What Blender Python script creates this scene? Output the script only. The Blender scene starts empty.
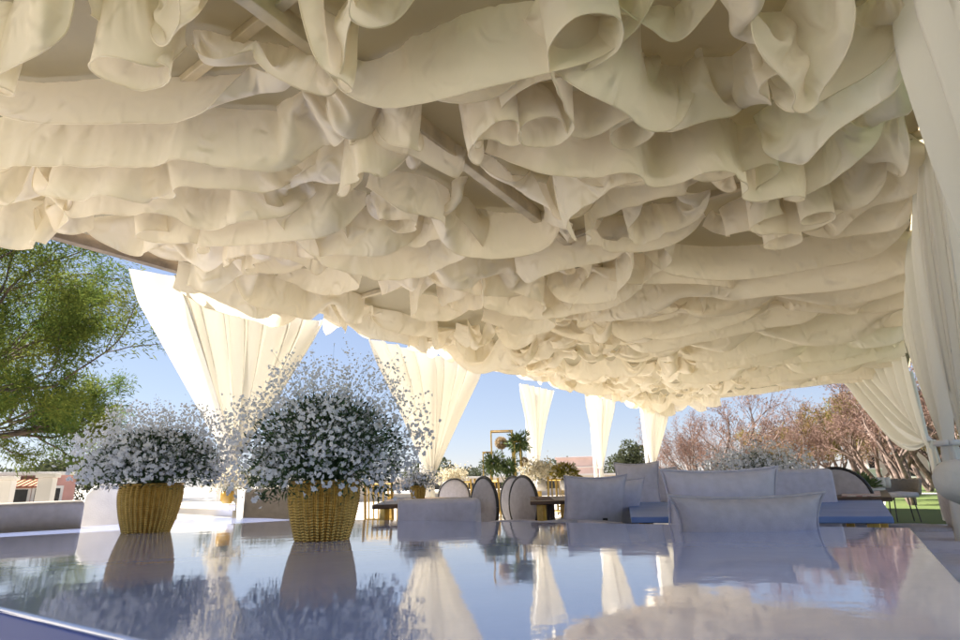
import bpy, math, random
import numpy as np
from mathutils import Vector, Matrix

random.seed(7)
rng = np.random.default_rng(11)
R = math.radians
C = bpy.context.scene.collection
scene = bpy.context.scene

# ------------------------------------------------------------------ camera calibration
FPX = 558.0
CZ = 0.90
_z = np.array([(431 - 480) / FPX, (320 + 1625) / FPX, -1.0]); _z /= np.linalg.norm(_z)
_F = np.array([0, 0, -1.0])
_y = _F - (_F @ _z) * _z; _y /= np.linalg.norm(_y)
_x = np.cross(_y, _z)
MC = np.array([_x, _y, _z])


def ray(px, py):
    return MC @ np.array([(px - 480) / FPX, (320 - py) / FPX, -1.0])


def P(px, py, z):
    """the point at height z seen at this pixel of the survey photograph"""
    d = ray(px, py)
    t = (z - CZ) / d[2]
    return np.array([0, 0, CZ]) + d * t


def Q(px, py, r):
    """the point at horizontal range r"""
    d = ray(px, py)
    return np.array([0, 0, CZ]) + d * (r / math.hypot(d[0], d[1]))


UAZ = R(35.0)
U = np.array([math.sin(UAZ), math.cos(UAZ), 0])
V = np.array([math.cos(UAZ), -math.sin(UAZ), 0])
UROT = -UAZ            # z-rotation that carries local +Y on to U


def uv(u, v, z=0.0):
    p = U * u + V * v
    return np.array([p[0], p[1], z])


# ------------------------------------------------------------------ objects helpers
def tag(o, label=None, cat=None, group=None, kind=None):
    if label: o['label'] = label
    if cat: o['category'] = cat
    if group: o['group'] = group
    if kind: o['kind'] = kind
    return o


def thing(name, label, cat, loc=(0, 0, 0), rz=0.0, group=None):
    o = bpy.data.objects.new(name, None)
    o.empty_display_size = 0.1
    C.objects.link(o)
    o.location = Vector([float(a) for a in loc]); o.rotation_euler = (0, 0, rz)
    return tag(o, label, cat, group)


def root_of(o):
    while o.parent: o = o.parent
    return o


class MB:
    """collects faces, linked as ONE mesh object"""
    def __init__(s):
        s.v = []; s.f = []; s.n = 0

    def add(s, v, f):
        v = np.asarray(v, dtype=float).reshape(-1, 3)
        s.v.append(v)
        s.f.extend([tuple(i + s.n for i in q) for q in f])
        s.n += len(v)
        return s

    def box(s, c, size, rz=0.0, ax=None):
        c = np.asarray(c, float); hx, hy, hz = [a / 2 for a in size]
        v = np.array([[x, y, z] for z in (-hz, hz) for x, y in ((-hx, -hy), (hx, -hy), (hx, hy), (-hx, hy))])
        if ax is not None:
            v = v @ np.array(ax)
        elif rz:
            cs, sn = math.cos(rz), math.sin(rz)
            v = v @ np.array([[cs, sn, 0], [-sn, cs, 0], [0, 0, 1]])
        return s.add(v + c, [(3, 2, 1, 0), (4, 5, 6, 7), (0, 1, 5, 4), (1, 2, 6, 5), (2, 3, 7, 6), (3, 0, 4, 7)])

    def tube(s, pts, rad, n=8, cap=True):
        pts = np.asarray(pts, float); m = len(pts)
        rad = np.broadcast_to(np.asarray(rad, float), (m,))
        t = np.gradient(pts, axis=0); t /= np.linalg.norm(t, axis=1)[:, None] + 1e-9
        a = np.array([0, 0, 1.0]) if abs(t[0][2]) < .9 else np.array([1.0, 0, 0])
        ring = []
        for i in range(m):
            e1 = np.cross(t[i], a); e1 /= np.linalg.norm(e1) + 1e-9
            e2 = np.cross(t[i], e1)
            a = np.cross(e1, t[i])
            for k in range(n):
                w = 2 * math.pi * k / n
                ring.append(pts[i] + rad[i] * (math.cos(w) * e1 + math.sin(w) * e2))
        f = [(i * n + k, i * n + (k + 1) % n, (i + 1) * n + (k + 1) % n, (i + 1) * n + k)
             for i in range(m - 1) for k in range(n)]
        if cap:
            f.append(tuple(range(n))[::-1]); f.append(tuple((m - 1) * n + k for k in range(n)))
        return s.add(ring, f)

    def lathe(s, c, prof, n=32, cap=True, mod=None):
        c = np.asarray(c, float); v = []
        for (r, z) in prof:
            for k in range(n):
                w = 2 * math.pi * k / n
                rr = r if mod is None else mod(r, z, w)
                v.append(c + [rr * math.cos(w), rr * math.sin(w), z])
        m = len(prof)
        f = [(i * n + k, i * n + (k + 1) % n, (i + 1) * n + (k + 1) % n, (i + 1) * n + k)
             for i in range(m - 1) for k in range(n)]
        if cap:
            f.append(tuple(range(n))[::-1]); f.append(tuple((m - 1) * n + k for k in range(n)))
        return s.add(v, f)

    def grid(s, G):
        """G: (a,b,3) array"""
        a, b = G.shape[:2]
        f = [(i * b + j, i * b + j + 1, (i + 1) * b + j + 1, (i + 1) * b + j) for i in range(a - 1) for j in range(b - 1)]
        return s.add(G.reshape(-1, 3), f)

    def prism(s, poly, z0, z1):
        poly = [np.asarray(p, float)[:2] for p in poly]; n = len(poly)
        v = [[p[0], p[1], z0] for p in poly] + [[p[0], p[1], z1] for p in poly]
        f = [tuple(range(n))[::-1], tuple(range(n, 2 * n))] + [(i, (i + 1) % n, n + (i + 1) % n, n + i) for i in range(n)]
        return s.add(v, f)

    def build(s, name, m, parent=None, smooth=False, bevel=0.0, subsurf=0, seg=2, local=False, weighted=True):
        me = bpy.data.meshes.new(name)
        v = np.concatenate(s.v) if s.v else np.zeros((0, 3))
        o = bpy.data.objects.new(name, me); C.objects.link(o)
        if parent is not None:
            if not local:
                rt = root_of(parent)
                v = v - np.array(rt.location)
                if rt.rotation_euler.z:
                    a = -rt.rotation_euler.z; cs, sn = math.cos(a), math.sin(a)
                    v = v @ np.array([[cs, sn, 0], [-sn, cs, 0], [0, 0, 1]])
            o.parent = parent
        me.from_pydata(v.tolist(), [], s.f)
        me.update()
        if smooth: me.polygons.foreach_set('use_smooth', [True] * len(me.polygons))
        me.materials.append(m)
        if bevel:
            b = o.modifiers.new('bevel', 'BEVEL'); b.width = bevel; b.segments = seg; b.limit_method = 'ANGLE'; b.angle_limit = R(40)
            me.polygons.foreach_set('use_smooth', [True] * len(me.polygons))
            w = o.modifiers.new('wn', 'WEIGHTED_NORMAL'); w.keep_sharp = True
        if subsurf:
            b = o.modifiers.new('sub', 'SUBSURF'); b.levels = subsurf; b.render_levels = subsurf
        return o


def copy_thing(root, loc, rz, label=None, group=None):
    r = root.copy(); C.objects.link(r)
    r.location = Vector([float(a) for a in loc]); r.rotation_euler = (0, 0, rz)
    if label: r['label'] = label
    if group: r['group'] = group
    for ch in list(root.children):
        c = ch.copy(); C.objects.link(c); c.parent = r
        for g in list(ch.children):
            d = g.copy(); C.objects.link(d); d.parent = c
    return r


# ------------------------------------------------------------------ materials
MATS = {}


def nodes_of(name):
    m = bpy.data.materials.new(name); m.use_nodes = True
    nt = m.node_tree; nt.nodes.clear()
    return m, nt, nt.nodes, nt.links


def mat(name, col, rough=.6, var=.12, scale=8.0, bump=0.0, bscale=60.0, metal=0.0, ior=1.5, col2=None, sheen=0.0, stretch=None, detail=4, spec=.5):
    if name in MATS: return MATS[name]
    m, nt, N, L = nodes_of(name)
    out = N.new('ShaderNodeOutputMaterial'); b = N.new('ShaderNodeBsdfPrincipled')
    L.new(b.outputs[0], out.inputs[0])
    tc = N.new('ShaderNodeTexCoord'); src = tc.outputs['Object']
    if stretch:
        mp = N.new('ShaderNodeMapping'); mp.inputs['Scale'].default_value = stretch
        L.new(src, mp.inputs[0]); src = mp.outputs[0]
    nz = N.new('ShaderNodeTexNoise'); nz.inputs['Scale'].default_value = scale; nz.inputs['Detail'].default_value = detail
    L.new(src, nz.inputs['Vector'])
    mx = N.new('ShaderNodeMix'); mx.data_type = 'RGBA'
    c2 = col2 or tuple(min(1, c * (1 - 2 * var)) for c in col)
    c1 = tuple(min(1, c * (1 + var)) for c in col) if not col2 else col
    mx.inputs[6].default_value = (*c1, 1); mx.inputs[7].default_value = (*c2, 1)
    mr = N.new('ShaderNodeMapRange'); mr.inputs[1].default_value = .3; mr.inputs[2].default_value = .7
    L.new(nz.outputs[0], mr.inputs[0]); L.new(mr.outputs[0], mx.inputs[0])
    L.new(mx.outputs[2], b.inputs['Base Color'])
    b.inputs['Roughness'].default_value = rough; b.inputs['Metallic'].default_value = metal
    b.inputs['IOR'].default_value = ior
    b.inputs['Specular IOR Level'].default_value = spec
    if sheen: b.inputs['Sheen Weight'].default_value = sheen
    if bump:
        n2 = N.new('ShaderNodeTexNoise'); n2.inputs['Scale'].default_value = bscale; n2.inputs['Detail'].default_value = 3
        L.new(src, n2.inputs['Vector'])
        bp = N.new('ShaderNodeBump'); bp.inputs['Strength'].default_value = bump; bp.inputs['Distance'].default_value = .01
        L.new(n2.outputs[0], bp.inputs['Height']); L.new(bp.outputs[0], b.inputs['Normal'])
    MATS[name] = m
    return m


def cloth(name, col, trans=.35, bump=.25, bscale=9.0, tcol=None, fine=.0):
    if name in MATS: return MATS[name]
    m, nt, N, L = nodes_of(name)
    out = N.new('ShaderNodeOutputMaterial')
    d = N.new('ShaderNodeBsdfDiffuse'); t = N.new('ShaderNodeBsdfTranslucent'); x = N.new('ShaderNodeMixShader')
    gl = N.new('ShaderNodeBsdfGlossy'); gl.inputs['Roughness'].default_value = .45; gl.inputs[0].default_value = (.9, .88, .85, 1)
    x2 = N.new('ShaderNodeMixShader'); x2.inputs[0].default_value = .03
    tc = N.new('ShaderNodeTexCoord')
    nz = N.new('ShaderNodeTexNoise'); nz.inputs['Scale'].default_value = 1.3; nz.inputs['Detail'].default_value = 5
    L.new(tc.outputs['Object'], nz.inputs['Vector'])
    mx = N.new('ShaderNodeMix'); mx.data_type = 'RGBA'
    mx.inputs[6].default_value = (*[c * .94 for c in col], 1); mx.inputs[7].default_value = (*[min(1, c * 1.04) for c in col], 1)
    L.new(nz.outputs[0], mx.inputs[0]); L.new(mx.outputs[2], d.inputs[0])
    tcol = tcol or col
    t.inputs[0].default_value = (*tcol, 1)
    x.inputs[0].default_value = trans
    L.new(d.outputs[0], x.inputs[1]); L.new(t.outputs[0], x.inputs[2])
    L.new(x.outputs[0], x2.inputs[1]); L.new(gl.outputs[0], x2.inputs[2]); L.new(x2.outputs[0], out.inputs[0])
    n2 = N.new('ShaderNodeTexNoise'); n2.inputs['Scale'].default_value = bscale if bscale > 4 else bscale * 1.8; n2.inputs['Detail'].default_value = 6; n2.inputs['Roughness'].default_value = .55
    n2.inputs['Distortion'].default_value = .8
    if bscale < 4: n2.noise_type = 'RIDGED_MULTIFRACTAL'; n2.inputs['Detail'].default_value = 3
    mp = N.new('ShaderNodeMapping'); mp.inputs['Scale'].default_value = (1, 1, .35 if bscale > 4 else .8)
    L.new(tc.outputs['Object'], mp.inputs[0]); L.new(mp.outputs[0], n2.inputs['Vector'])
    bp = N.new('ShaderNodeBump'); bp.inputs['Strength'].default_value = bump; bp.inputs['Distance'].default_value = .03 if bscale > 4 else .05
    L.new(n2.outputs[0], bp.inputs['Height'])
    for s in (d, t, gl): L.new(bp.outputs[0], s.inputs['Normal'])
    MATS[name] = m
    return m


M_CEIL = cloth('cream_voile', (.91, .86, .75), trans=.45, bump=.8, bscale=3.9, tcol=(.93, .86, .73))
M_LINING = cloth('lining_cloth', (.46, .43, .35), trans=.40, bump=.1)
M_CURT = cloth('curtain_voile', (.80, .78, .73), trans=.16, bump=.15, bscale=14, tcol=(.90, .85, .74))
M_ROOF = cloth('roof_membrane', (.80, .78, .72), trans=.72, bump=.05, tcol=(.92, .84, .68))
M_METAL = mat('weathered_beam', (.22, .18, .15), .55, .25, 6, .1)
M_TAN = mat('tan_beam', (.62, .54, .40), .6, .15, 6)
M_POST = mat('white_post', (.72, .70, .68), .45, .06, 4)
M_GREY = mat('grey_upholstery', (.52, .50, .55), .9, .06, 30, .25, 350, sheen=.15)
M_LILAC = mat('pale_grey_upholstery', (.62, .60, .69), .9, .05, 25, .25, 350, sheen=.15)
M_TAUPE = mat('taupe_upholstery', (.30, .27, .245), .9, .06, 20, .25, 300)
M_WHITECLOTH = mat('white_cloth', (.78, .76, .73), .85, .04, 12, .2, 120)
M_DARK = mat('dark_metal', (.03, .027, .025), .4, .2, 20)
M_WOOD = mat('dark_wood', (.13, .075, .045), .45, .3, 5, .1, 40, stretch=(1, 8, 1))
M_GOLD = mat('gold_metal', (.62, .42, .13), .32, .12, 30, metal=1.0)
M_CREAMWALL = mat('cream_render', (.62, .54, .44), .85, .08, 1.5, .15, 30)
M_WHITEWALL = mat('white_render', (.70, .66, .61), .85, .06, 1.2, .15, 30)
M_PINKWALL = mat('pink_render', (.50, .27, .23), .85, .1, 1.5, .15, 30)
M_PALEPINK = mat('pale_pink_render', (.62, .46, .42), .85, .06, 1.5, .1, 30)
M_GLASSDARK = mat('dark_window', (.02, .02, .022), .12, .2, 3)
M_FLOOR = mat('pavilion_floor', (.60, .56, .49), .6, .08, 2.0, .1, 30)
M_LEAF = mat('spray_leaf', (.045, .095, .025), .6, .35, 30)
M_BARK = mat('bark', (.12, .085, .065), .9, .3, 8, .4, 40)
M_PALEBARK = mat('pale_bark', (.21, .15, .125), .9, .3, 8, .4, 40)


def leafmat(name, c1, c2, trans=.4, scale=.8):
    m, nt, N, L = nodes_of(name)
    out = N.new('ShaderNodeOutputMaterial'); d = N.new('ShaderNodeBsdfDiffuse'); t = N.new('ShaderNodeBsdfTranslucent')
    x = N.new('ShaderNodeMixShader'); x.inputs[0].default_value = trans
    g = N.new('ShaderNodeNewGeometry')
    tc = N.new('ShaderNodeTexCoord'); nz = N.new('ShaderNodeTexNoise'); nz.inputs['Scale'].default_value = scale
    L.new(tc.outputs['Object'], nz.inputs['Vector'])
    ad = N.new('ShaderNodeMath'); ad.operation = 'MULTIPLY_ADD'; ad.inputs[1].default_value = .45; 
    L.new(g.outputs['Random Per Island'], ad.inputs[0])
    mr = N.new('ShaderNodeMapRange'); mr.inputs[1].default_value = .35; mr.inputs[2].default_value = .65; mr.inputs[4].default_value = .6
    L.new(nz.outputs[0], mr.inputs[0]); L.new(mr.outputs[0], ad.inputs[2])
    mx = N.new('ShaderNodeMix'); mx.data_type = 'RGBA'
    mx.inputs[6].default_value = (*c1, 1); mx.inputs[7].default_value = (*c2, 1)
    L.new(ad.outputs[0], mx.inputs[0])
    L.new(mx.outputs[2], d.inputs[0]); L.new(mx.outputs[2], t.inputs[0])
    L.new(d.outputs[0], x.inputs[1]); L.new(t.outputs[0], x.inputs[2]); L.new(x.outputs[0], out.inputs[0])
    return m


M_TREELEAF = leafmat('tree_leaf', (.055, .11, .03), (.19, .20, .04), .45, .9)
M_TWIG = leafmat('pink_twig', (.20, .125, .10), (.31, .215, .18), .3, .5)
M_AUTUMN = leafmat('autumn_leaf', (.22, .13, .04), (.20, .19, .06), .4, .5)
M_SHRUB = leafmat('far_shrub', (.05, .065, .032), (.11, .115, .07), .2, .3)
M_PETAL = leafmat('white_petal', (.93, .93, .94), (.80, .82, .88), .35, 20)
M_CREAMPETAL = leafmat('cream_petal', (.74, .70, .58), (.62, .55, .40), .3, 20)
M_PROTEA = leafmat('green_leaf_cluster', (.09, .15, .06), (.20, .25, .12), .4, 9)
M_DRIED = leafmat('dried_plume', (.62, .52, .38), (.46, .36, .24), .4, 20)


def gloss_table():
    m, nt, N, L = nodes_of('sky_tinted_gloss_top')
    out = N.new('ShaderNodeOutputMaterial'); b = N.new('ShaderNodeBsdfPrincipled'); L.new(b.outputs[0], out.inputs[0])
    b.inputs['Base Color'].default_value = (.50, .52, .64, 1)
    b.inputs['Roughness'].default_value = .035; b.inputs['IOR'].default_value = 2.3
    tc = N.new('ShaderNodeTexCoord'); mp = N.new('ShaderNodeMapping')
    L.new(tc.outputs['Object'], mp.inputs[0]); mp.inputs['Scale'].default_value = (1, 1, 1)
    n1 = N.new('ShaderNodeTexNoise'); n1.inputs['Scale'].default_value = 7; n1.inputs['Detail'].default_value = 2
    n2 = N.new('ShaderNodeTexNoise'); n2.inputs['Scale'].default_value = 60; n2.inputs['Detail'].default_value = 2
    L.new(mp.outputs[0], n1.inputs['Vector']); L.new(mp.outputs[0], n2.inputs['Vector'])
    b1 = N.new('ShaderNodeBump'); b1.inputs['Strength'].default_value = .05; b1.inputs['Distance'].default_value = .012
    b2 = N.new('ShaderNodeBump'); b2.inputs['Strength'].default_value = .05; b2.inputs['Distance'].default_value = .002
    L.new(n1.outputs[0], b1.inputs['Height']); L.new(n2.outputs[0], b2.inputs['Height']); L.new(b1.outputs[0], b2.inputs['Normal'])
    L.new(b2.outputs[0], b.inputs['Normal'])
    # faint marbling; white slab tinted blue to paint in the sky light
    n3 = N.new('ShaderNodeTexNoise'); n3.inputs['Scale'].default_value = 2.5; n3.inputs['Detail'].default_value = 8; n3.inputs['Distortion'].default_value = 1.5
    L.new(tc.outputs['Object'], n3.inputs['Vector'])
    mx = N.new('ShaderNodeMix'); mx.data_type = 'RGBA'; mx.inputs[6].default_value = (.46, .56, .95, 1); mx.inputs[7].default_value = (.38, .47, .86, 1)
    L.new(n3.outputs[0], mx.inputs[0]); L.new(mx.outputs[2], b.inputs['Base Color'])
    return m


M_GLOSS = gloss_table()
M_SKYMARBLE = mat('sky_tinted_marble', (.20, .31, .66), .5, .2, 3, detail=9, col2=(.14, .23, .54), spec=.25)  # marble with the blue of the reflected sky put into its base colour
M_APRON = mat('matte_blue', (.13, .17, .46), .5, .05, 2, spec=.15)  # plain matte blue for the table's edge band and apron


def weave_gold():
    m, nt, N, L = nodes_of('gold_weave')
    out = N.new('ShaderNodeOutputMaterial'); b = N.new('ShaderNodeBsdfPrincipled'); L.new(b.outputs[0], out.inputs[0])
    tc = N.new('ShaderNodeTexCoord')
    nz = N.new('ShaderNodeTexNoise'); nz.inputs['Scale'].default_value = 40; nz.inputs['Detail'].default_value = 4
    L.new(tc.outputs['Object'], nz.inputs['Vector'])
    mx = N.new('ShaderNodeMix'); mx.data_type = 'RGBA'; mx.inputs[6].default_value = (.70, .46, .13, 1); mx.inputs[7].default_value = (.34, .20, .05, 1)
    L.new(nz.outputs[0], mx.inputs[0]); L.new(mx.outputs[2], b.inputs['Base Color'])
    b.inputs['Metallic'].default_value = 1.0; b.inputs['Roughness'].default_value = .28
    return m


M_WEAVE = weave_gold()


def lawn_mat():
    m, nt, N, L = nodes_of('lawn_grass')
    out = N.new('ShaderNodeOutputMaterial'); b = N.new('ShaderNodeBsdfPrincipled'); L.new(b.outputs[0], out.inputs[0])
    tc = N.new('ShaderNodeTexCoord')
    n1 = N.new('ShaderNodeTexNoise'); n1.inputs['Scale'].default_value = .6; n1.inputs['Detail'].default_value = 8
    n2 = N.new('ShaderNodeTexNoise'); n2.inputs['Scale'].default_value = 40; n2.inputs['Detail'].default_value = 4
    L.new(tc.outputs['Object'], n1.inputs['Vector']); L.new(tc.outputs['Object'], n2.inputs['Vector'])
    a = N.new('ShaderNodeMix'); a.data_type = 'RGBA'; a.inputs[6].default_value = (.07, .12, .02, 1); a.inputs[7].default_value = (.12, .15, .035, 1)
    L.new(n1.outputs[0], a.inputs[0])
    c = N.new('ShaderNodeMix'); c.data_type = 'RGBA'; c.blend_type = 'MULTIPLY'; c.inputs[0].default_value = .6
    L.new(a.outputs[2], c.inputs[6]); L.new(n2.outputs['Color'], c.inputs[7])
    L.new(a.outputs[2], b.inputs['Base Color']); b.inputs['Roughness'].default_value = .9
    bp = N.new('ShaderNodeBump'); bp.inputs['Strength'].default_value = .6; bp.inputs['Distance'].default_value = .05
    L.new(n2.outputs[0], bp.inputs['Height']); L.new(bp.outputs[0], b.inputs['Normal'])
    return m


M_LAWN = lawn_mat()
M_GROUND = mat('pale_earth', (.54, .49, .42), .9, .12, .7, .3, 12)
M_PATH = mat('pale_path', (.60, .55, .50), .8, .06, 1.5)


def tile_mat(name, ca, cb, mortar):
    m, nt, N, L = nodes_of(name)
    out = N.new('ShaderNodeOutputMaterial'); b = N.new('ShaderNodeBsdfPrincipled'); L.new(b.outputs[0], out.inputs[0])
    tc = N.new('ShaderNodeTexCoord'); w = N.new('ShaderNodeTexWave'); w.inputs['Scale'].default_value = 2.2; w.bands_direction = 'X'
    L.new(tc.outputs['Object'], w.inputs['Vector'])
    nz = N.new('ShaderNodeTexNoise'); nz.inputs['Scale'].default_value = 3
    L.new(tc.outputs['Object'], nz.inputs['Vector'])
    mx = N.new('ShaderNodeMix'); mx.data_type = 'RGBA'; mx.inputs[6].default_value = (*ca, 1); mx.inputs[7].default_value = (*cb, 1)
    L.new(nz.outputs[0], mx.inputs[0]); L.new(mx.outputs[2], b.inputs['Base Color']); b.inputs['Roughness'].default_value = .8
    bp = N.new('ShaderNodeBump'); bp.inputs['Strength'].default_value = .8; bp.inputs['Distance'].default_value = .08
    L.new(w.outputs[0], bp.inputs['Height']); L.new(bp.outputs[0], b.inputs['Normal'])
    return m


M_TILE = tile_mat('clay_tile', (.55, .20, .08), (.42, .15, .07), None)


def plaid_mat():
    m, nt, N, L = nodes_of('pink_plaid')
    out = N.new('ShaderNodeOutputMaterial'); b = N.new('ShaderNodeBsdfPrincipled'); L.new(b.outputs[0], out.inputs[0])
    tc = N.new('ShaderNodeTexCoord')
    ck = N.new('ShaderNodeTexBrick'); ck.inputs['Scale'].default_value = 4.0
    ck.inputs['Color1'].default_value = (.62, .50, .50, 1); ck.inputs['Color2'].default_value = (.50, .18, .20, 1); ck.inputs['Mortar'].default_value = (.75, .72, .70, 1)
    ck.inputs['Mortar Size'].default_value = .05
    L.new(tc.outputs['Object'], ck.inputs['Vector']); L.new(ck.outputs[0], b.inputs['Base Color']); b.inputs['Roughness'].default_value = .8
    return m


M_PLAID = plaid_mat()

# ------------------------------------------------------------------ world, sun, camera
SUN_AZ, SUN_EL = -66.0, 46.0
w = bpy.data.worlds.new("World"); scene.world = w; w.use_nodes = True
wn = w.node_tree; wn.nodes.clear()
wo = wn.nodes.new('ShaderNodeOutputWorld'); bg = wn.nodes.new('ShaderNodeBackground'); sky = wn.nodes.new('ShaderNodeTexSky')
sky.sky_type = 'NISHITA'; sky.sun_disc = False
sky.sun_elevation = R(SUN_EL); sky.sun_rotation = R(SUN_AZ % 360)
sky.air_density = 1.0; sky.dust_density = 0.0; sky.ozone_density = 3.0; sky.altitude = 100
bg.inputs[1].default_value = 0.08
gm = wn.nodes.new('ShaderNodeGamma'); gm.inputs[1].default_value = .52
tn = wn.nodes.new('ShaderNodeMix'); tn.data_type = 'RGBA'; tn.blend_type = 'MULTIPLY'; tn.inputs[0].default_value = 1; tn.inputs[7].default_value = (1.0, 1.0, 1.14, 1)
wn.links.new(sky.outputs[0], gm.inputs[0]); wn.links.new(gm.outputs[0], tn.inputs[6]); wn.links.new(tn.outputs[2], bg.inputs[0]); wn.links.new(bg.outputs[0], wo.inputs[0])

sd = bpy.data.lights.new('sun', 'SUN'); sd.energy = 5.0; sd.angle = R(.5); sd.color = (1, .94, .85)
so = bpy.data.objects.new('sun', sd); C.objects.link(so)
sdir = Vector((math.sin(R(SUN_AZ)) * math.cos(R(SUN_EL)), math.cos(R(SUN_AZ)) * math.cos(R(SUN_EL)), math.sin(R(SUN_EL))))
so.rotation_euler = sdir.to_track_quat('Z', 'Y').to_euler(); so.location = sdir * 40

cd = bpy.data.cameras.new('camera'); cam = bpy.data.objects.new('camera', cd); C.objects.link(cam); scene.camera = cam
cd.dof.use_dof = True; cd.dof.focus_distance = 2.1; cd.dof.aperture_fstop = 8.0
cd.sensor_width = 36; cd.lens = 36 * FPX / 960; cd.clip_start = .02; cd.clip_end = 3000
cam.matrix_world = Matrix([[*MC[0], 0], [*MC[1], 0], [*MC[2], CZ], [0, 0, 0, 1]])
scene.view_settings.view_transform = 'Standard'; scene.view_settings.look = 'None'
scene.view_settings.exposure = 1.95; scene.view_settings.gamma = 1; scene.view_settings.use_curve_mapping = False
scene.cycles.max_bounces = 10; scene.cycles.diffuse_bounces = 6; scene.cycles.transmission_bounces = 8; scene.cycles.transparent_max_bounces = 8
scene.cycles.use_denoising = True

# ------------------------------------------------------------------ ground
HC = 3.0                                   # height of the pavilion ceiling
EL0 = P(140, 262, HC); EL1 = P(655, 405, HC)
ER0 = P(918, 172, HC); ER1 = P(905, 372, HC)
VL, VR = -5.55, .66
UF_L = float(EL1 @ U); UF_R = float(ER1 @ U)


def sheet(name, poly, z, m, kind='structure'):
    mb = MB(); mb.add([[p[0], p[1], z] for p in poly], [tuple(range(len(poly)))])
    return tag(mb.build(name, m), kind=kind)


sheet('ground', [(-900, -900), (900, -900), (900, 900), (-900, 900)], -.012, M_GROUND)
sheet('lawn', [uv(-30, VR - .94), uv(-30, 45), uv(27, 45), uv(27, VR - .94)], -.004, M_LAWN)
sheet('far_lawn', [uv(28.6, VR - 3), uv(28.6, 45), uv(44, 45), uv(44, VR - 3)], -.004, M_LAWN)
sheet('path', [uv(27, VR - 4), uv(27, 45), uv(28.6, 45), uv(28.6, VR - 4)], .0, M_PATH)
flo = MB().prism([uv(-9, VL - .8), uv(-9, VR - .95), uv(UF_L + 1.2, VR - .95), uv(UF_L + 1.2, VL - .8)], -.06, .0).build('pavilion_floor', M_FLOOR)
tag(flo, kind='structure')

# ------------------------------------------------------------------ pavilion frame
UB = -4.5
pav = thing('pavilion', 'white draped open pavilion with flat fabric lined roof on slim posts', 'pavilion', (*uv(7, -2.4)[:2], 0))
cl, cr = uv(UB, VL), uv(UB, VR)
MB().prism([uv(UB, VL - .12), uv(UB, VR + .12), uv(UF_R + .35, VR + .12), uv(UF_L + .12, VL - .12)], HC + .16, HC + .185).build('roof', M_ROOF, pav)
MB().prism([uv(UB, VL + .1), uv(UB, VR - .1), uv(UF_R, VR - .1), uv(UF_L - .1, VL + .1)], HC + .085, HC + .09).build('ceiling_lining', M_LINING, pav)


def beam(name, a, b, wd, z0, z1, m):
    a = np.array(a)[:2]; b = np.array(b)[:2]; d = (b - a) / np.linalg.norm(b - a); n = np.array([-d[1], d[0]]) * wd / 2
    return MB().prism([a - n, b - n, b + n, a + n], z0, z1).build(name, m, pav, bevel=.006)


beam('eave_beam', uv(UB, VL), uv(UF_L, VL), .09, HC - .0, HC + .15, M_METAL)
beam('eave_beam', uv(UB, VR), uv(UF_R, VR), .09, HC - .0, HC + .15, M_METAL)
beam('eave_beam', uv(UF_L, VL + .05), uv(UF_R, VR - .05), .09, HC + .0, HC + .15, M_METAL)
bm0, bm1 = P(250, 0, HC), P(545, 225, HC)
bd = (bm1 - bm0) / np.linalg.norm(bm1 - bm0)
beam('centre_beam', bm0 - bd * 5, bm0 + bd * 13.5, .07, HC - .03, HC + .08, M_TAN)
for uu in (-2.0, 1.2, 4.4, 7.6, 10.8, 14.0):
    beam('cross_rafter', uv(uu, VL + .06), uv(uu, VR - .06), .05, HC + .03, HC + .082, M_TAN)

# ------------------------------------------------------------------ cloth strips of the ceiling
def smooth_curve(pts, n):
    pts = np.asarray(pts, float)
    if len(pts) == 2: pts = np.array([pts[0], (pts[0] + pts[1]) / 2, pts[1]])
    k = len(pts); e = np.vstack([2 * pts[0] - pts[1], pts, 2 * pts[-1] - pts[-2]])
    out = []
    for i in range(k - 1):
        p0, p1, p2, p3 = e[i:i + 4]
        for t in np.linspace(0, 1, 24, endpoint=False):
            out.append(.5 * ((2 * p1) + (-p0 + p2) * t + (2 * p0 - 5 * p1 + 4 * p2 - p3) * t * t + (-p0 + 3 * p1 - 3 * p2 + p3) * t ** 3))
    out.append(pts[-1]); out = np.array(out)
    s = np.r_[0, np.cumsum(np.linalg.norm(np.diff(out, axis=0), axis=1))]
    q = np.linspace(0, s[-1], n)
    return np.stack([np.interp(q, s, out[:, j]) for j in range(3)], 1), s[-1]


def snoise(n, k):
    """smooth random curve, k bumps"""
    c = rng.normal(size=int(k) + 4)
    x = np.linspace(0, k, n); i = x.astype(int); f = x - i
    f = f * f * (3 - 2 * f)
    return c[i] * (1 - f) + c[i + 1] * f


TT, SS = 13, 112
STRIPS = []            # dict(P, pin, tgt, ds, dt, name)


WSC = .82


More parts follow.
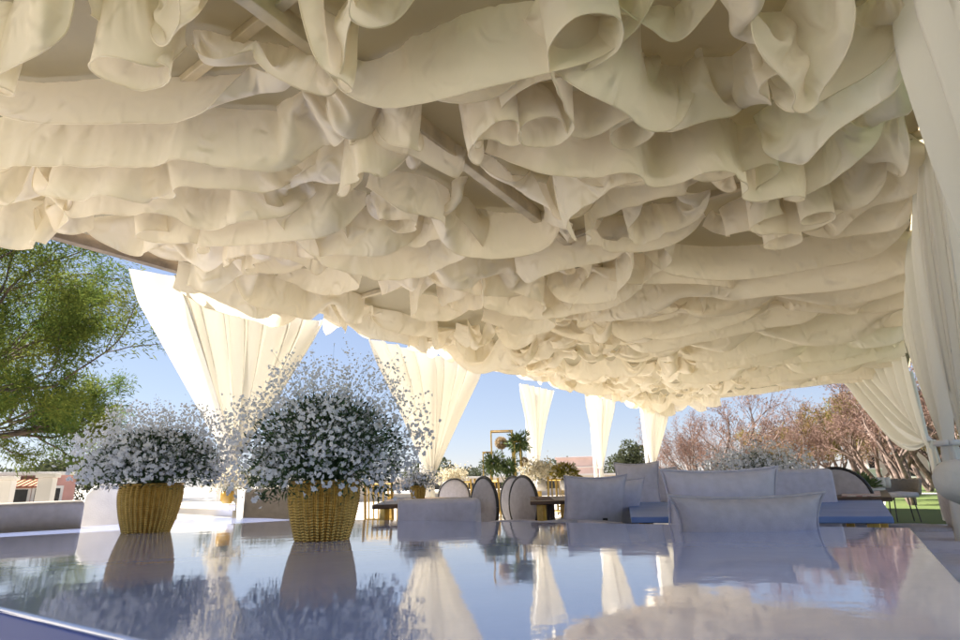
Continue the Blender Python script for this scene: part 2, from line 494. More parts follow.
def strip(curve, width, gather=1.35, tack=.5, pinstep=(9, 22), amp=.10, name='ruffle', lean=0.0, taper=False, wave=None):
    c, L = smooth_curve(curve, SS)
    tg = np.gradient(c, axis=0); tg[:, 2] = 0; tg /= np.linalg.norm(tg, axis=1)[:, None] + 1e-9
    nr = np.stack([-tg[:, 1], tg[:, 0], 0 * tg[:, 0]], 1)
    mid = c.mean(0); far = np.array([mid[0], mid[1], 0]); far /= np.linalg.norm(far)
    if (nr.mean(0) @ far) < 0 and name == 'ruffle': nr = -nr
    t = np.linspace(0, 1, TT)[:, None]
    wv = width * (1 + .22 * snoise(SS, max(2, L / .8)))
    if taper: wv = wv * (.35 + .65 * np.sin(np.pi * np.linspace(.03, .97, SS)))
    if name == 'ruffle':
        q = np.linspace(0, 1, SS)
        wv = wv * (.22 + .78 * np.clip(np.minimum(q, 1 - q) / (.10 + .12 * rng.random()), 0, 1) ** .8) * WSC
    wv = np.clip(wv, .06, width * 1.5)
    fr = wave or L / .95
    ph = 2 * np.pi * fr * np.linspace(0, 1, SS) + 1.3 * snoise(SS, max(3, L / .5))
    am = amp * (1 + .5 * snoise(SS, max(2, L / .6)))
    off = am * np.sin(ph) * (.15 + t) + .05 * snoise(SS, max(2, L)) * t + lean * t
    Pp = c[None] + nr[None] * off[..., None]
    Pp[..., 2] = HC + .05 - t * wv * .92
    Pp += rng.normal(size=Pp.shape) * .004
    pin = np.zeros((TT, SS), bool); tgt = Pp.copy()
    i = 0
    while i < SS:
        pin[0, i] = True; i += int(rng.integers(*pinstep))
    pin[0, -1] = True
    tgt[0, :, :] = c; tgt[0, :, 2] = HC + .055
    Pp[0] = tgt[0]
    if name == 'ruffle':
        for q in (0, SS - 1):
            pin[TT - 1, q] = True; tgt[TT - 1, q] = c[q] + nr[q] * .05; tgt[TT - 1, q, 2] = HC + .02
    if tack > 0:
        k = max(1, int(L / tack * 1.25))
        for q in rng.choice(SS, min(k, SS), replace=False):
            row = (TT - 1, TT - 1, TT - 3, TT - 5)[int(rng.integers(4))]
            pin[row, q] = True
            tgt[row, q] = c[q] + nr[q] * (.08 + .26 * rng.random()) * (1 if rng.random() < .7 else -1) + tg[q] * rng.normal() * .16
            tgt[row, q, 2] = HC + .03 - .12 * rng.random()
    STRIPS.append(dict(P=Pp, pin=pin, tgt=tgt, ds=gather * L / (SS - 1), dt=wv.mean() / (TT - 1), wv=wv, name=name))


def ribbon(curve, width, gather=1.06, tack=0, amp=.10, lam=.9, lean=.25, sharp=.5, ends=.5, name='ruffle'):
    """a crisp band sewn to the ceiling along its whole upper edge, which winds to and fro"""
    c, L = smooth_curve(curve, 400)
    tg = np.gradient(c, axis=0); tg[:, 2] = 0; tg /= np.linalg.norm(tg, axis=1)[:, None] + 1e-9
    nr = np.stack([-tg[:, 1], tg[:, 0], 0 * tg[:, 0]], 1)
    mid = c.mean(0); far = np.array([mid[0], mid[1], 0]); far /= np.linalg.norm(far)
    if (nr.mean(0) @ far) < 0 and name == 'ruffle': nr = -nr
    n = len(c); q = np.linspace(0, 1, n)
    ph = 2 * np.pi * (L / lam) * q + 1.6 * snoise(n, max(3, L / .6)) + rng.random() * 6
    tri = 2 / np.pi * np.arcsin(np.sin(ph) * .995)
    wv_ = (1 - sharp) * np.sin(ph) + sharp * tri
    am = amp * np.clip(.55 + .6 * snoise(n, max(2, L / .7)), .05, 1.8)
    cc_ = c + nr * (am * wv_)[:, None] + tg * (am * .55 * np.sin(2 * ph))[:, None]
    sl_ = np.r_[0, np.cumsum(np.linalg.norm(np.diff(cc_, axis=0), axis=1))]; LW = sl_[-1]
    qq = np.linspace(0, LW, SS); top = np.stack([np.interp(qq, sl_, cc_[:, j]) for j in range(3)], 1)
    nrr = np.stack([np.interp(qq, sl_, nr[:, j]) for j in range(3)], 1)
    u_ = np.linspace(0, 1, SS); t = np.linspace(0, 1, TT)[:, None]
    wv = width * (1 + .16 * snoise(SS, max(2, L / .9)))
    e_ = np.clip(np.minimum(u_, 1 - u_) / (.05 + .10 * rng.random()), 0, 1)
    wv = np.clip(wv * (ends + (1 - ends) * e_), .08, width * 1.5)
    ln = lean + .42 * snoise(SS, max(2, L / 1.0)); ln = np.clip(ln, -.6, 1.05)
    Pp = top[None] + nrr[None] * (np.sin(ln) * wv)[None, :, None] * t[..., None]
    Pp[..., 2] = HC + .06 - t * (np.cos(ln) * wv)[None]
    Pp += nrr[None] * (.03 * np.sin(ph[::n // SS][:SS] * .5 + 1.0))[None, :, None] * (t ** 2)[..., None]
    curl = np.clip(.10 * snoise(SS, max(2, L / .8)) + .02, -.12, .2)      # the free edge rolls over
    Pp += nrr[None] * (curl * wv / .35)[None, :, None] * (t ** 3)[..., None]
    Pp += rng.normal(size=Pp.shape) * .003
    pin = np.zeros((TT, SS), bool); pin[0] = True; tgt = Pp.copy(); tgt[0, :, 2] = HC + .06
    if tack:
        for k in rng.choice(np.arange(4, SS - 4), max(1, int(L / tack)), replace=False):
            row = (TT - 1, TT - 1, TT - 4)[int(rng.integers(3))]
            pin[row, k] = True; tgt[row, k] = top[k] + nrr[k] * (.10 + .16 * rng.random()) * (1 if rng.random() < .75 else -1); tgt[row, k, 2] = HC + .02 - .10 * rng.random()
    STRIPS.append(dict(P=Pp, pin=pin, tgt=tgt, ds=LW / (SS - 1), gat=gather, wv=wv, name=name, stiff=.75))


def simulate(S, steps=46, iters=5):
    X = np.stack([s['P'] for s in S]).astype(np.float32); pin = np.stack([s['pin'] for s in S]); tgt = np.stack([s['tgt'] for s in S]).astype(np.float32)
    ds0 = np.array([s['ds'] for s in S], np.float32)[:, None, None]
    gt = np.array([s.get('gat', 1.0) for s in S], np.float32)[:, None, None] - 1
    ds = (ds0 * (1 + gt * np.linspace(0, 1, TT, dtype=np.float32)[None, :, None])).astype(np.float32)
    lift = np.array([1 - s.get('stiff', 0.0) for s in S], np.float32)[:, None, None]
    kb = np.array([.3 if 'stiff' in s else 1.0 for s in S], np.float32)[:, None, None]
    wv = np.stack([s['wv'] for s in S]).astype(np.float32)[:, None, :] / (TT - 1)       # (n,1,S)
    start = X.copy(); prev = X.copy()
    wgt = np.where(pin, 0.0, 1.0).astype(np.float32)

    def con(a, b, rest, k):
        pa, pb = X[a], X[b]
        d = pb - pa; l = np.sqrt((d * d).sum(-1)) + 1e-7
        wa, wb = wgt[a], wgt[b]; ws = wa + wb; ws[ws == 0] = 1
        c = (k * (l - rest) / l / ws)[..., None] * d
        X[a] = pa + c * wa[..., None]; X[b] = pb - c * wb[..., None]

    sl = slice
    for st in range(steps):
        g = min(1.0, st / 18.0)
        v = (X - prev) * .93
        prev = X.copy()
        X += v
        X[..., 2] -= 9.8 * .022 ** 2 * wgt * .8 * lift
        e = g * g * (3 - 2 * g)
        X[pin] = start[pin] * (1 - e) + tgt[pin] * e
        for it in range(iters):
            for o in (0, 1):
                con((sl(None), sl(None), sl(o, SS - 1, 2)), (sl(None), sl(None), sl(o + 1, SS, 2)), ds, .9)
                con((sl(None), sl(o, TT - 1, 2)), (sl(None), sl(o + 1, TT, 2)), wv, .9)
            for o in (0, 1):      # shear
                rest = np.sqrt(ds[:, o:TT - 1:2] ** 2 + wv[..., :-1] ** 2)
                con((sl(None), sl(o, TT - 1, 2), sl(0, SS - 1)), (sl(None), sl(o + 1, TT, 2), sl(1, SS)), rest, .2)
                con((sl(None), sl(o, TT - 1, 2), sl(1, SS)), (sl(None), sl(o + 1, TT, 2), sl(0, SS - 1)), rest, .2)
            for o in range(4):    # bending: keeps the folds wide and crisp
                con((sl(None), sl(None), sl(o, SS - 4, 8)), (sl(None), sl(None), sl(o + 4, SS, 8)), ds * 3.97, .10 * kb)
                con((sl(None), sl(None), sl(o + 4, SS - 4, 8)), (sl(None), sl(None), sl(o + 8, SS, 8)), ds * 3.97, .10 * kb)
            for o in (0, 4, 8, 12):
                con((sl(None), sl(None), sl(o, SS - 8, 16)), (sl(None), sl(None), sl(o + 8, SS, 16)), ds * 7.5, .05 * kb)
            for o in (0, 1):
                con((sl(None), sl(o, TT - 2, 4)), (sl(None), sl(o + 2, TT, 4)), wv * 2, .25)
                con((sl(None), sl(o + 2, TT - 2, 4)), (sl(None), sl(o + 4, TT, 4)), wv * 2, .25)
            np.minimum(X[..., 2], HC + .07, out=X[..., 2])
            X[pin] = start[pin] * (1 - e) + tgt[pin] * e
    for s, x in zip(S, X): s['X'] = x.astype(float)


def img(*pts, z=HC):
    return [P(x, y, z) for x, y in pts]


# the big loose bands nearest to where one sits, surveyed one by one
near = [
    ([(-70, 40), (-10, 8), (50, -6), (96, -14)], .42, 1.5, .9, .16),
    ([(80, -4), (120, -16), (165, -2), (190, 22)], .40, 1.7, 1.2, .18),
    ([(158, 6), (200, -22), (246, -6)], .36, 1.6, 1.0, .16),
    ([(184, 44), (240, 52), (292, 52), (335, 64)], .30, 1.3, .8, .09),
    ([(-40, 80), (40, 92), (130, 86), (220, 84), (285, 78), (340, 66)], .34, 1.22, 1.1, .08),
    ([(-40, 112), (50, 124), (130, 120), (225, 118), (290, 106), (350, 104)], .34, 1.2, 1.1, .08),
    ([(-30, 150), (30, 165), (80, 160), (130, 146), (190, 142), (250, 152), (310, 152), (372, 140)], .40, 1.3, .8, .12),
    ([(-60, 178), (0, 186), (45, 190), (90, 200)], .40, 1.4, .8, .12),
    ([(50, 208), (110, 188), (170, 172), (230, 182), (285, 176)], .40, 1.3, .8, .12),
    ([(95, 226), (160, 208), (240, 200), (310, 190), (372, 196)], .42, 1.35, .7, .12),
    ([(150, 246), (220, 226), (300, 222), (360, 214), (420, 220)], .42, 1.4, .6, .12),
    ([(296, -14), (345, -4), (395, -14), (430, -34)], .44, 1.5, 1.4, .14),
    ([(318, 52), (370, 66), (420, 52), (470, 24), (540, 2), (610, -14), (680, -36)], .34, 1.15, 0, .06),
    ([(322, 88), (370, 84), (415, 96), (440, 122)], .34, 1.5, .7, .12),
    ([(400, 66), (450, 70), (500, 62), (560, 34), (640, 14), (720, -10)], .30, 1.2, 1.6, .07),
    ([(455, 92), (480, 84), (512, 92), (528, 110)], .34, 1.3, 0, .12),
    ([(512, 44), (540, 36), (575, 52), (600, 84), (650, 84), (672, 74)], .38, 1.45, 0, .16),
    ([(592, -4), (615, 26), (650, 66), (690, 70)], .40, 1.5, 1.2, .14),
    ([(488, 136), (560, 120), (640, 122), (715, 124), (770, 148), (792, 176)], .40, 1.12, 0, .06),
    ([(560, 150), (630, 146), (700, 150), (745, 170)], .40, 1.2, 1.2, .09),
    ([(636, 100), (690, 76), (745, 56), (800, 22), (840, -4)], .36, 1.3, 1.0, .10),
    ([(672, -14), (716, 16), (760, 20), (812, -14)], .42, 1.6, .7, .16),
    ([(756, 120), (800, 92), (846, 54), (900, 4)], .48, 1.15, 0, .05),
    ([(790, 160), (830, 126), (868, 92), (905, 60)], .36, 1.15, 1.5, .06),
    ([(806, 188), (846, 158), (880, 130), (910, 104)], .34, 1.15, 1.5, .06),
    ([(816, 214), (854, 186), (890, 162), (914, 140)], .34, 1.15, 1.2, .07),
    ([(745, 228), (800, 222), (860, 206), (916, 182)], .36, 1.2, 1.0, .08),
    ([(330, 150), (360, 132), (396, 136), (430, 152)], .40, 1.5, .8, .13),
    ([(440, 196), (470, 210), (520, 222), (560, 214)], .38, 1.4, .7, .12),
    ([(470, 150), (500, 172), (545, 190), (600, 186)], .36, 1.3, .9, .12),
    ([(780, 70), (825, 40), (862, 8), (890, -30)], .40, 1.3, 1.2, .12),
    ([(690, 214), (750, 200), (810, 190), (850, 172)], .34, 1.2, 1.2, .10),
    ([(640, 246), (720, 252), (800, 244), (916, 214)], .36, 1.2, 0, .06),
    ([(700, 268), (780, 268), (850, 256), (912, 238)], .36, 1.2, 1.4, .06),
    ([(345, 100), (385, 108), (440, 142), (462, 150)], .26, 1.3, .8, .08),
]
for pts, wd, ga, tk, am in near:
    ribbon(img(*pts), wd * .98, 1.0 + (ga - 1) * .08, tk * 1.2 if tk else 0, am * 2.0, .6 + .9 * rng.random(), .15 + .3 * rng.random(), .6 + .4 * rng.random(), .12 + .45 * rng.random() ** 1.5)

# rosettes
for cx, cy, rr in ((652, 200, .92), (392, 205, .72), (462, 288, 1.0), (566, 258, .85), (272, 244, .75), (640, 300, 1.25)):
    c = P(cx, cy, HC); a0 = rng.random() * 6.28
    for k, (fr_, span) in enumerate(((.26, 5.6), (.58, 5.0), (1.0, 4.4))):
        th = np.linspace(0, span, 30) + a0 + k * 1.9
        rad = rr * fr_ * (1 + .10 * np.sin(2.3 * th + k) + .16 * (th - th[0]) / span)
        ribbon([c + [r_ * math.cos(q), r_ * math.sin(q) * .9, 0] for r_, q in zip(rad, th)], .27 + .05 * k, 1.03, 1.5, .05 + .03 * k, .55 + .25 * k, (-.35, -.5, -.6)[k], .4, .35, name='rosette')

# rows across the far part
uu = 6.2
row = 0
while uu < UF_R - .2:
    wd = .46 + .08 * rng.random() - .26 * (uu - 6) / 10
    cuts = [VL + .1, VL + (2.1 + 1.6 * rng.random()), VR - .08]
    for a, b in ((cuts[0], cuts[1] + .2), (cuts[1] - .2, cuts[2])):
        n = 6
        vs = np.linspace(a, b, n)
        sk = (UF_L - UF_R) * .0
        jit = .22 * rng.normal(size=n)
        if b > VR - .5:
            ribbon([uv(uu + .5 * jit[i] + .10 * math.sin(vs[i] * 1.3 + row), vs[i], HC) for i in range(n)], wd * .95, 1.01, 1.1, .07, 1.0, .55, .3, .8)
            continue
        strip([uv(uu + jit[i] + .25 * math.sin(vs[i] * 1.3 + row), vs[i], HC) for i in range(n)], wd, 1.32, .40, amp=.10, wave=(b - a) / .7)
    uu += .58 + .12 * rng.random(); row += 1
# along the left eave and round the far end
for a, b in ((2.5, 4.7), (4.4, 7.2), (6.8, 10.0), (9.6, 12.8), (12.4, 15.2), (15.0, UF_L - .1)):
    ribbon([uv(q, VL + .22 + .06 * rng.normal(), HC) for q in np.linspace(a, b, 6)], .40, 1.02, 1.0, .12, 1.1, -.15, .4, .8)
    ribbon([uv(q, VL + .62 + .10 * rng.normal(), HC) for q in np.linspace(a - .1, b - .2, 6)], .42, 1.03, .9, .14, .9, .1, .4, .8)
fe0, fe1 = uv(UF_L - .2, VL + .15, HC), uv(UF_R - .2, VR - .15, HC)
fe = lambda a, b, off=0.0: [fe0 * (1 - q) + fe1 * q - U * off for q in np.linspace(a, b, 5)]
ribbon(fe(0, .26), .34, 1.02, .8, .12, .9, .1, .4, .9)
ribbon(fe(.02, .34, .4), .30, 1.02, .8, .12, .9, .1, .4, .9)
ribbon(fe(.22, .62), .13, 1.02, 0, .05, 1.2, .5, .2, .9)
ribbon(fe(.58, 1.0), .12, 1.02, 0, .05, 1.2, .5, .2, .9)

print('strips', len(STRIPS))
simulate(STRIPS)
drape = thing('ceiling_drape', 'cream voile ruffles and rosettes gathered all over the underside of the pavilion roof', 'fabric drape', (*uv(7, -2.4)[:2], HC))
for s in STRIPS:
    X = s['X']; mb = MB().grid(X)
    hem = X[-1] + (X[-1] - X[-2]) * .02
    mb.tube(hem, .0045, 5, cap=False)
    mb.build(s['name'], M_CEIL, drape, smooth=True, subsurf=1)


# ------------------------------------------------------------------ curtains and posts
def curtain(name, label, A, B, tie, folds=9, amp=.06, tiew=.10, sag=0.0, tail=True, seed=0, tie_band=True, cz=0.0, m=None):
    r = np.random.default_rng(seed)
    A = np.array(A, float); B = np.array(B, float); tie = np.array(tie, float)
    ns, nt_ = folds * 12 + 1, 40
    s = np.linspace(0, 1, ns); t = np.linspace(0, 1, nt_)
    d = B - A; d[2] = 0; d /= np.linalg.norm(d); n = np.array([-d[1], d[0], 0])
    c = r.normal(size=folds + 4); x = s * (folds); i = x.astype(int).clip(0, folds); f = x - i
    jit = c[i] * (1 - f) + c[i + 1] * f
    ph = 2 * np.pi * folds * s + .9 * jit
    am = amp * (.75 + .35 * np.abs(jit))
    G = np.zeros((nt_, ns, 3))
    for k, tt in enumerate(t):
        e = tt ** (1 + cz)
        top = A[None] * (1 - s)[:, None] + B[None] * s[:, None]
        bot = tie[None] + d[None] * ((s - .5) * tiew)[:, None]
        p = top * (1 - e) + bot * e
        p[:, 2] = top[:, 2] * (1 - tt) + tie[2] * tt
        p[:, 2] -= sag * math.sin(math.pi * tt) * (np.abs(s - .5) * 2) ** 1.2 * 1.0
        a = am * (1 - .62 * tt) * (.55 + .45 * min(1, tt * 6))
        p += n[None] * (a * np.sin(ph))[:, None] + d[None] * (a * .5 * np.sin(2 * ph + 1) * (1 - tt))[:, None]
        p += n[None] * (.05 * tt * (1 - tt) * 4 * np.sin(3 * s + seed))[:, None]
        G[k] = p
    rt = thing(name, label, 'curtain', (tie[0], tie[1], 0))
    o = MB().grid(G).build('curtain_panel', m or M_CURT, rt, smooth=True)
    if tail:
        nb, q = 14, 25
        H = np.zeros((nb, q, 3)); th = np.linspace(0, 2 * np.pi, q)
        for k in range(nb):
            u_ = k / (nb - 1); rad = (.045 + .07 * u_ ** .7) * (1 + .25 * np.sin(5 * th + 2 * u_))
            H[k] = tie + d[None] * (rad * np.cos(th))[:, None] + n[None] * (rad * np.sin(th))[:, None] * .8
            H[k, :, 2] = tie[2] * (1 - u_) + .02 * u_
        MB().grid(H).build('curtain_tail', m or M_CURT, rt, smooth=True)
    if tie_band:
        th = np.linspace(0, 2 * np.pi, 21)
        MB().tube([tie + d * (.07 * math.cos(a)) + n * (.06 * math.sin(a)) for a in th], .018, 8).build('tie_band', M_WHITECLOTH, rt, smooth=True)
    return rt


def post(p, z=HC, r=.045):
    return MB().tube([[p[0], p[1], 0], [p[0], p[1], z]], r, 16).build('post', M_POST, pav, smooth=False)


ZT = HC - .03
lefts = [
    ((140, 268), (322, 322), (233, 455), 8, .13, 'wide cream curtain tied in a V behind the two flower baskets', .02),
    ((367, 338), (482, 366), (430, 474), 8, .13, 'white curtain tied in a V just right of the big flower basket', .0),
    ((519, 383), (554, 391), (536, 470), 5, .10, 'narrow white curtain behind the gold frame of flowers', .0),
    ((587, 393), (616, 401), (601, 468), 5, .10, 'narrow cream curtain beside the pale pink parapet', .0),
    ((641, 400), (671, 404), (653, 466), 6, .08, 'narrow white curtain on the far corner post of the pavilion', .0),
]
for k, (a, b, tpt, fo, am, lab, cz) in enumerate(lefts):
    A, B = P(*a, ZT), P(*b, ZT)
    mid = (A + B) / 2
    rr = math.hypot(mid[0], mid[1])
    T = Q(*tpt, rr)
    curtain('curtain', lab, A, B, T, fo, am, .12, seed=k + 3, cz=cz)
    post(T - np.array([V[0], V[1], 0]) * .16)
# right hand side
A, B = P(842, 383, HC - .05), P(906, 356, HC - .05)
T = Q(931, 441, 13.2)
curtain('curtain', 'pale curtain with a low swag tied on the post beyond the lawn chair', A, B, T, 8, .09, .16, sag=.75, seed=21, cz=-.15)
post(ER1 + V * .1)
T2 = Q(948, 443, 4.6)
curtain('curtain', 'white gathered curtain tied above the rolled bolster', P(906, 322, HC - .05), P(922, 168, HC - .05), T2, 7, .07, .12, sag=.12, seed=22)
post(P(928, 172, HC) + V * .05)
T3 = Q(975, 470, 3.6)
curtain('curtain', 'tan backlit curtain in tight vertical folds right of the gathered white one', P(921, 176, HC - .04), P(938, 120, HC - .04), T3, 7, .05, .12, seed=23)
A, B = P(898, -130, HC - .02), P(922, 60, HC - .02)
T4 = Q(1060, 420, 2.4)
curtain('curtain', 'large pale curtain hanging close in the upper right corner', P(893, 20, HC - .02), P(960, -170, HC - .02), T4, 4, .07, .2, seed=24, cz=-.1)

# ------------------------------------------------------------------ the long glossy table
ZT_ = .75
TSL = -.025


def PT(px, py, lift=0.0):
    d_ = ray(px, py); t_ = (.768 + lift - CZ) / (d_[2] - TSL * d_[1])
    return np.array([0, 0, CZ]) + d_ * t_


qa, qb, qc, qd = PT(210, 517.5), PT(910, 528), PT(1258, 904), PT(-236, 551)
tc_ = (qa + qb + qc + qd) / 4
tab = thing('glossy_table', 'big white mirror gloss table top filling the foreground under the two flower baskets', 'table', (tc_[0], tc_[1], 0))


def shrink(qs, d):
    out = []
    n = len(qs)
    for i in range(n):
        p0, p1, p2 = [np.asarray(q)[:2] for q in (qs[i - 1], qs[i], qs[(i + 1) % n])]
        a = (p0 - p1) / np.linalg.norm(p0 - p1); b = (p2 - p1) / np.linalg.norm(p2 - p1)
        out.append(p1 + (a + b) * d)
    return out


quad = [qa, qd, qc, qb]
def slab_of(qs, dz0, dz1):
    k_ = len(qs); v_ = [[p_[0], p_[1], .768 + TSL * p_[1] + dz] for dz in (dz0, dz1) for p_ in qs]
    return MB().add(v_, [tuple(range(k_))[::-1], tuple(range(k_, 2 * k_))] + [(i, (i + 1) % k_, k_ + (i + 1) % k_, k_ + i) for i in range(k_)])


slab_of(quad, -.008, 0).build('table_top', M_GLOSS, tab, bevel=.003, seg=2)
slab_of(shrink(quad, .003), -.05, -.0085).build('edge_band', M_APRON, tab, bevel=.004)
ins = shrink(quad, .015)
slab_of(ins, -.24, -.0505).build('apron', M_APRON, tab, bevel=.004)
for p in shrink(quad, .07):
    MB().box((p[0], p[1], .22), (.09, .09, .44), -R(31)).build('leg', M_WHITECLOTH if False else M_POST, tab, bevel=.004)


# ------------------------------------------------------------------ flowers
def sph(n, up=-.25):
    z = rng.uniform(up, 1, n); a = rng.uniform(0, 2 * np.pi, n); r = np.sqrt(1 - z * z)
    return np.stack([r * np.cos(a), r * np.sin(a), z], 1)


def frame_of(d):
    a = np.where(np.abs(d[:, 2:3]) < .9, np.array([[0, 0, 1.0]]), np.array([[1.0, 0, 0]]))
    e1 = np.cross(d, a); e1 /= np.linalg.norm(e1, axis=1)[:, None]
    return e1, np.cross(d, e1)


def leaf_mesh(mb, pts, dirs, ln, wd, droop=.0):
    """one folded four-cornered leaf per point along its direction"""
    n = len(pts); dirs = dirs / (np.linalg.norm(dirs, axis=1)[:, None] + 1e-9)
    e1, e2 = frame_of(dirs); a = rng.uniform(0, 2 * np.pi, n)[:, None]
    sd_ = e1 * np.cos(a) + e2 * np.sin(a)
    ln = np.broadcast_to(ln, (n,))[:, None]; wd = np.broadcast_to(wd, (n,))[:, None]
    v = np.stack([pts, pts + dirs * ln * .5 + sd_ * wd * .5, pts + dirs * ln + np.array([0, 0, -1.0]) * ln * droop, pts + dirs * ln * .5 - sd_ * wd * .5], 1)
    mb.add(v.reshape(-1, 3), [(4 * i, 4 * i + 1, 4 * i + 2, 4 * i + 3) for i in range(n)])


def blossom_mesh(mb, pts, dirs, rad, petals=6):
    n = len(pts); dirs = dirs / (np.linalg.norm(dirs, axis=1)[:, None] + 1e-9)
    e1, e2 = frame_of(dirs); V_ = []; F_ = []; k = 0
    a0 = rng.uniform(0, 6.28, n)
    for p in range(petals):
        a = a0 + 2 * np.pi * p / petals
        def rd(off, rr, up):
            return pts + (e1 * np.cos(a + off)[:, None] + e2 * np.sin(a + off)[:, None]) * (rad * rr)[:, None] + dirs * (rad * up)[:, None]
        v = np.stack([rd(0, .08, -.1), rd(-.58, .78, .22), rd(0, 1.05, .15), rd(.58, .78, .22)], 1)
        mb.add(v.reshape(-1, 3), [(4 * i, 4 * i + 1, 4 * i + 2, 4 * i + 3) for i in range(n)])
    # the little closed calyx under the flower
    v = np.stack([pts - dirs * (rad * .55)[:, None], pts + e1 * (rad * .4)[:, None], pts + e2 * (rad * .4)[:, None], pts - e1 * (rad * .4)[:, None], pts - e2 * (rad * .4)[:, None]], 1)
    mb.add(v.reshape(-1, 3), [f for i in range(n) for f in ((5 * i, 5 * i + 2, 5 * i + 1), (5 * i, 5 * i + 3, 5 * i + 2), (5 * i, 5 * i + 4, 5 * i + 3), (5 * i, 5 * i + 1, 5 * i + 4))])


def spray(root, c, rx, rz, base, nfl, nleaf, fr=.0085, stems=700, mp=M_PETAL, low=-.45):
    """a loose dome of small white flowers on thin stalks rising from base"""
    c = np.array(c); base = np.array(base)
    d = sph(nfl, low)
    az_ = np.arctan2(d[:, 1], d[:, 0])
    lump = 1 + .12 * np.sin(3 * az_ + 1.0) * (1 - d[:, 2] ** 2) + .10 * np.sin(7 * d[:, 0] + 5 * d[:, 2]) + .07 * np.sin(13 * d[:, 1] - 9 * d[:, 2])
    rr = rng.uniform(0, 1, nfl) ** .55 * lump * 1.05
    rr = np.where(rng.random(nfl) < .07, rng.uniform(.92, 1.12, nfl), rr)
    p = c + d * rr[:, None] * np.array([rx, rx, rz])
    # flowers gather in small clusters at the branch ends
    ncl = nfl // 5; cl_ = rng.choice(nfl, ncl, replace=False); who = cl_[rng.integers(0, ncl, nfl)]
    mv = rng.random(nfl) < .6
    p = np.where(mv[:, None], p[who] + rng.normal(size=p.shape) * fr * 2.6, p)
    p[:, 2] = np.maximum(p[:, 2], base[2] - rz * .55)
    hgt = ((p[:, 2] - base[2]) / rz).clip(0, 2)
    mb = MB(); dd = d + rng.normal(size=d.shape) * .55
    blossom_mesh(mb, p, dd, fr * rng.uniform(.55, 1.2, nfl) * (1.42 - .46 * hgt).clip(.6, 1.5))
    o = mb.build('blossoms', mp, root); o['kind'] = 'stuff'
    ms = MB(); idx = rng.choice(nfl, min(stems, nfl), replace=False)
    for i in idx:
        q = p[i]; b0 = base + rng.normal(size=3) * np.array([.03, .03, .005]); m_ = b0 * .45 + q * .55 + np.array([0, 0, .05]) + rng.normal(size=3) * .012
        ms.tube([b0, (b0 + m_) / 2 + [0, 0, .01], m_, q], [.0010, .0009, .0006, .0003], 3, cap=False)
    o = ms.build('stalks', M_LEAF, root); o['kind'] = 'stuff'
    ml = MB(); d2 = sph(nleaf, low - .1); r2 = rng.uniform(.05, 1, nleaf) ** .6 * (.86 - .25 * d2[:, 2].clip(0, 1))
    p2 = c + [0, 0, -.12 * rz] + d2 * r2[:, None] * np.array([rx, rx, rz])
    leaf_mesh(ml, p2, d2 + rng.normal(size=d2.shape) * .8 + [0, 0, .3], rng.uniform(.012, .032, nleaf), rng.uniform(.003, .008, nleaf))
    o = ml.build('leaves', M_LEAF, root); o['kind'] = 'stuff'


def basket(root, c, rb, rt, h, ribs=30):
    """ribbed woven pot: bulging profile, upright ribs crossed by fine weft"""
    n = ribs * 8; nz = 100
    prof = []
    for i in range(nz):
        t = i / (nz - 1)
        prof.append((rb + (rt - rb) * math.sin(math.pi / 2 * min(1, t * 1.12)) - .04 * rt * max(0, t - .8) / .2, h * t))
    prof = [(prof[0][0] * .92, 0)] + prof

    def md(r, z, w_):
        rib = abs(math.cos(w_ * ribs / 2))
        sgn = 1 if int(w_ * ribs / (2 * math.pi)) % 2 else -1
        wf = math.sin(z / h * math.pi * 2 * 22 + (0 if sgn > 0 else 1.6))
        return r * (.96 + .11 * rib ** .6 + .020 * wf * rib)
    MB().lathe(c, prof, n, True, md).build('woven_pot', M_WEAVE, root, smooth=True)
    th = np.linspace(0, 2 * np.pi, 49)
    MB().tube([np.array(c) + [rt * 1.03 * math.cos(a), rt * 1.03 * math.sin(a), h] for a in th], .006, 8, cap=False).build('rim', M_WEAVE, root, smooth=True)
    MB().lathe((c[0], c[1], c[2] + h * .93), [(rt * .96, 0), (rt * .9, .004)], 24).build('soil', M_BARK, root)


b1 = PT(322, 541, -.003)
k1 = math.hypot(b1[0], b1[1]) / 2.115
k = thing('flower_basket', 'large gold woven basket of small white flowers nearer the middle of the table', 'flower basket', b1)
basket(k, b1, .084 * k1, .115 * k1, .195 * k1, 34)
spray(k, b1 + np.array([.0, 0, .345]) * k1, .325 * k1, .30 * k1, b1 + np.array([0, 0, .17]) * k1, 6200, 10500, .0068 * k1, 650, low=-.60)
b2 = PT(146, 533, -.003)
k2 = math.hypot(b2[0], b2[1]) / 3.45
k = thing('flower_basket', 'low wide gold basket of small white flowers near the grey sofa back', 'flower basket', b2)
basket(k, b2, .100 * k2, .140 * k2, .235 * k2, 34)
spray(k, b2 + np.array([.01, 0, .375]) * k2, .36 * k2, .275 * k2, b2 + np.array([0, 0, .21]) * k2, 5400, 13000, .0092 * k2, 550)


# fallen sprigs
def rbox(mb, c, size, rz=0.0):
    return mb.box(c, size, rz)


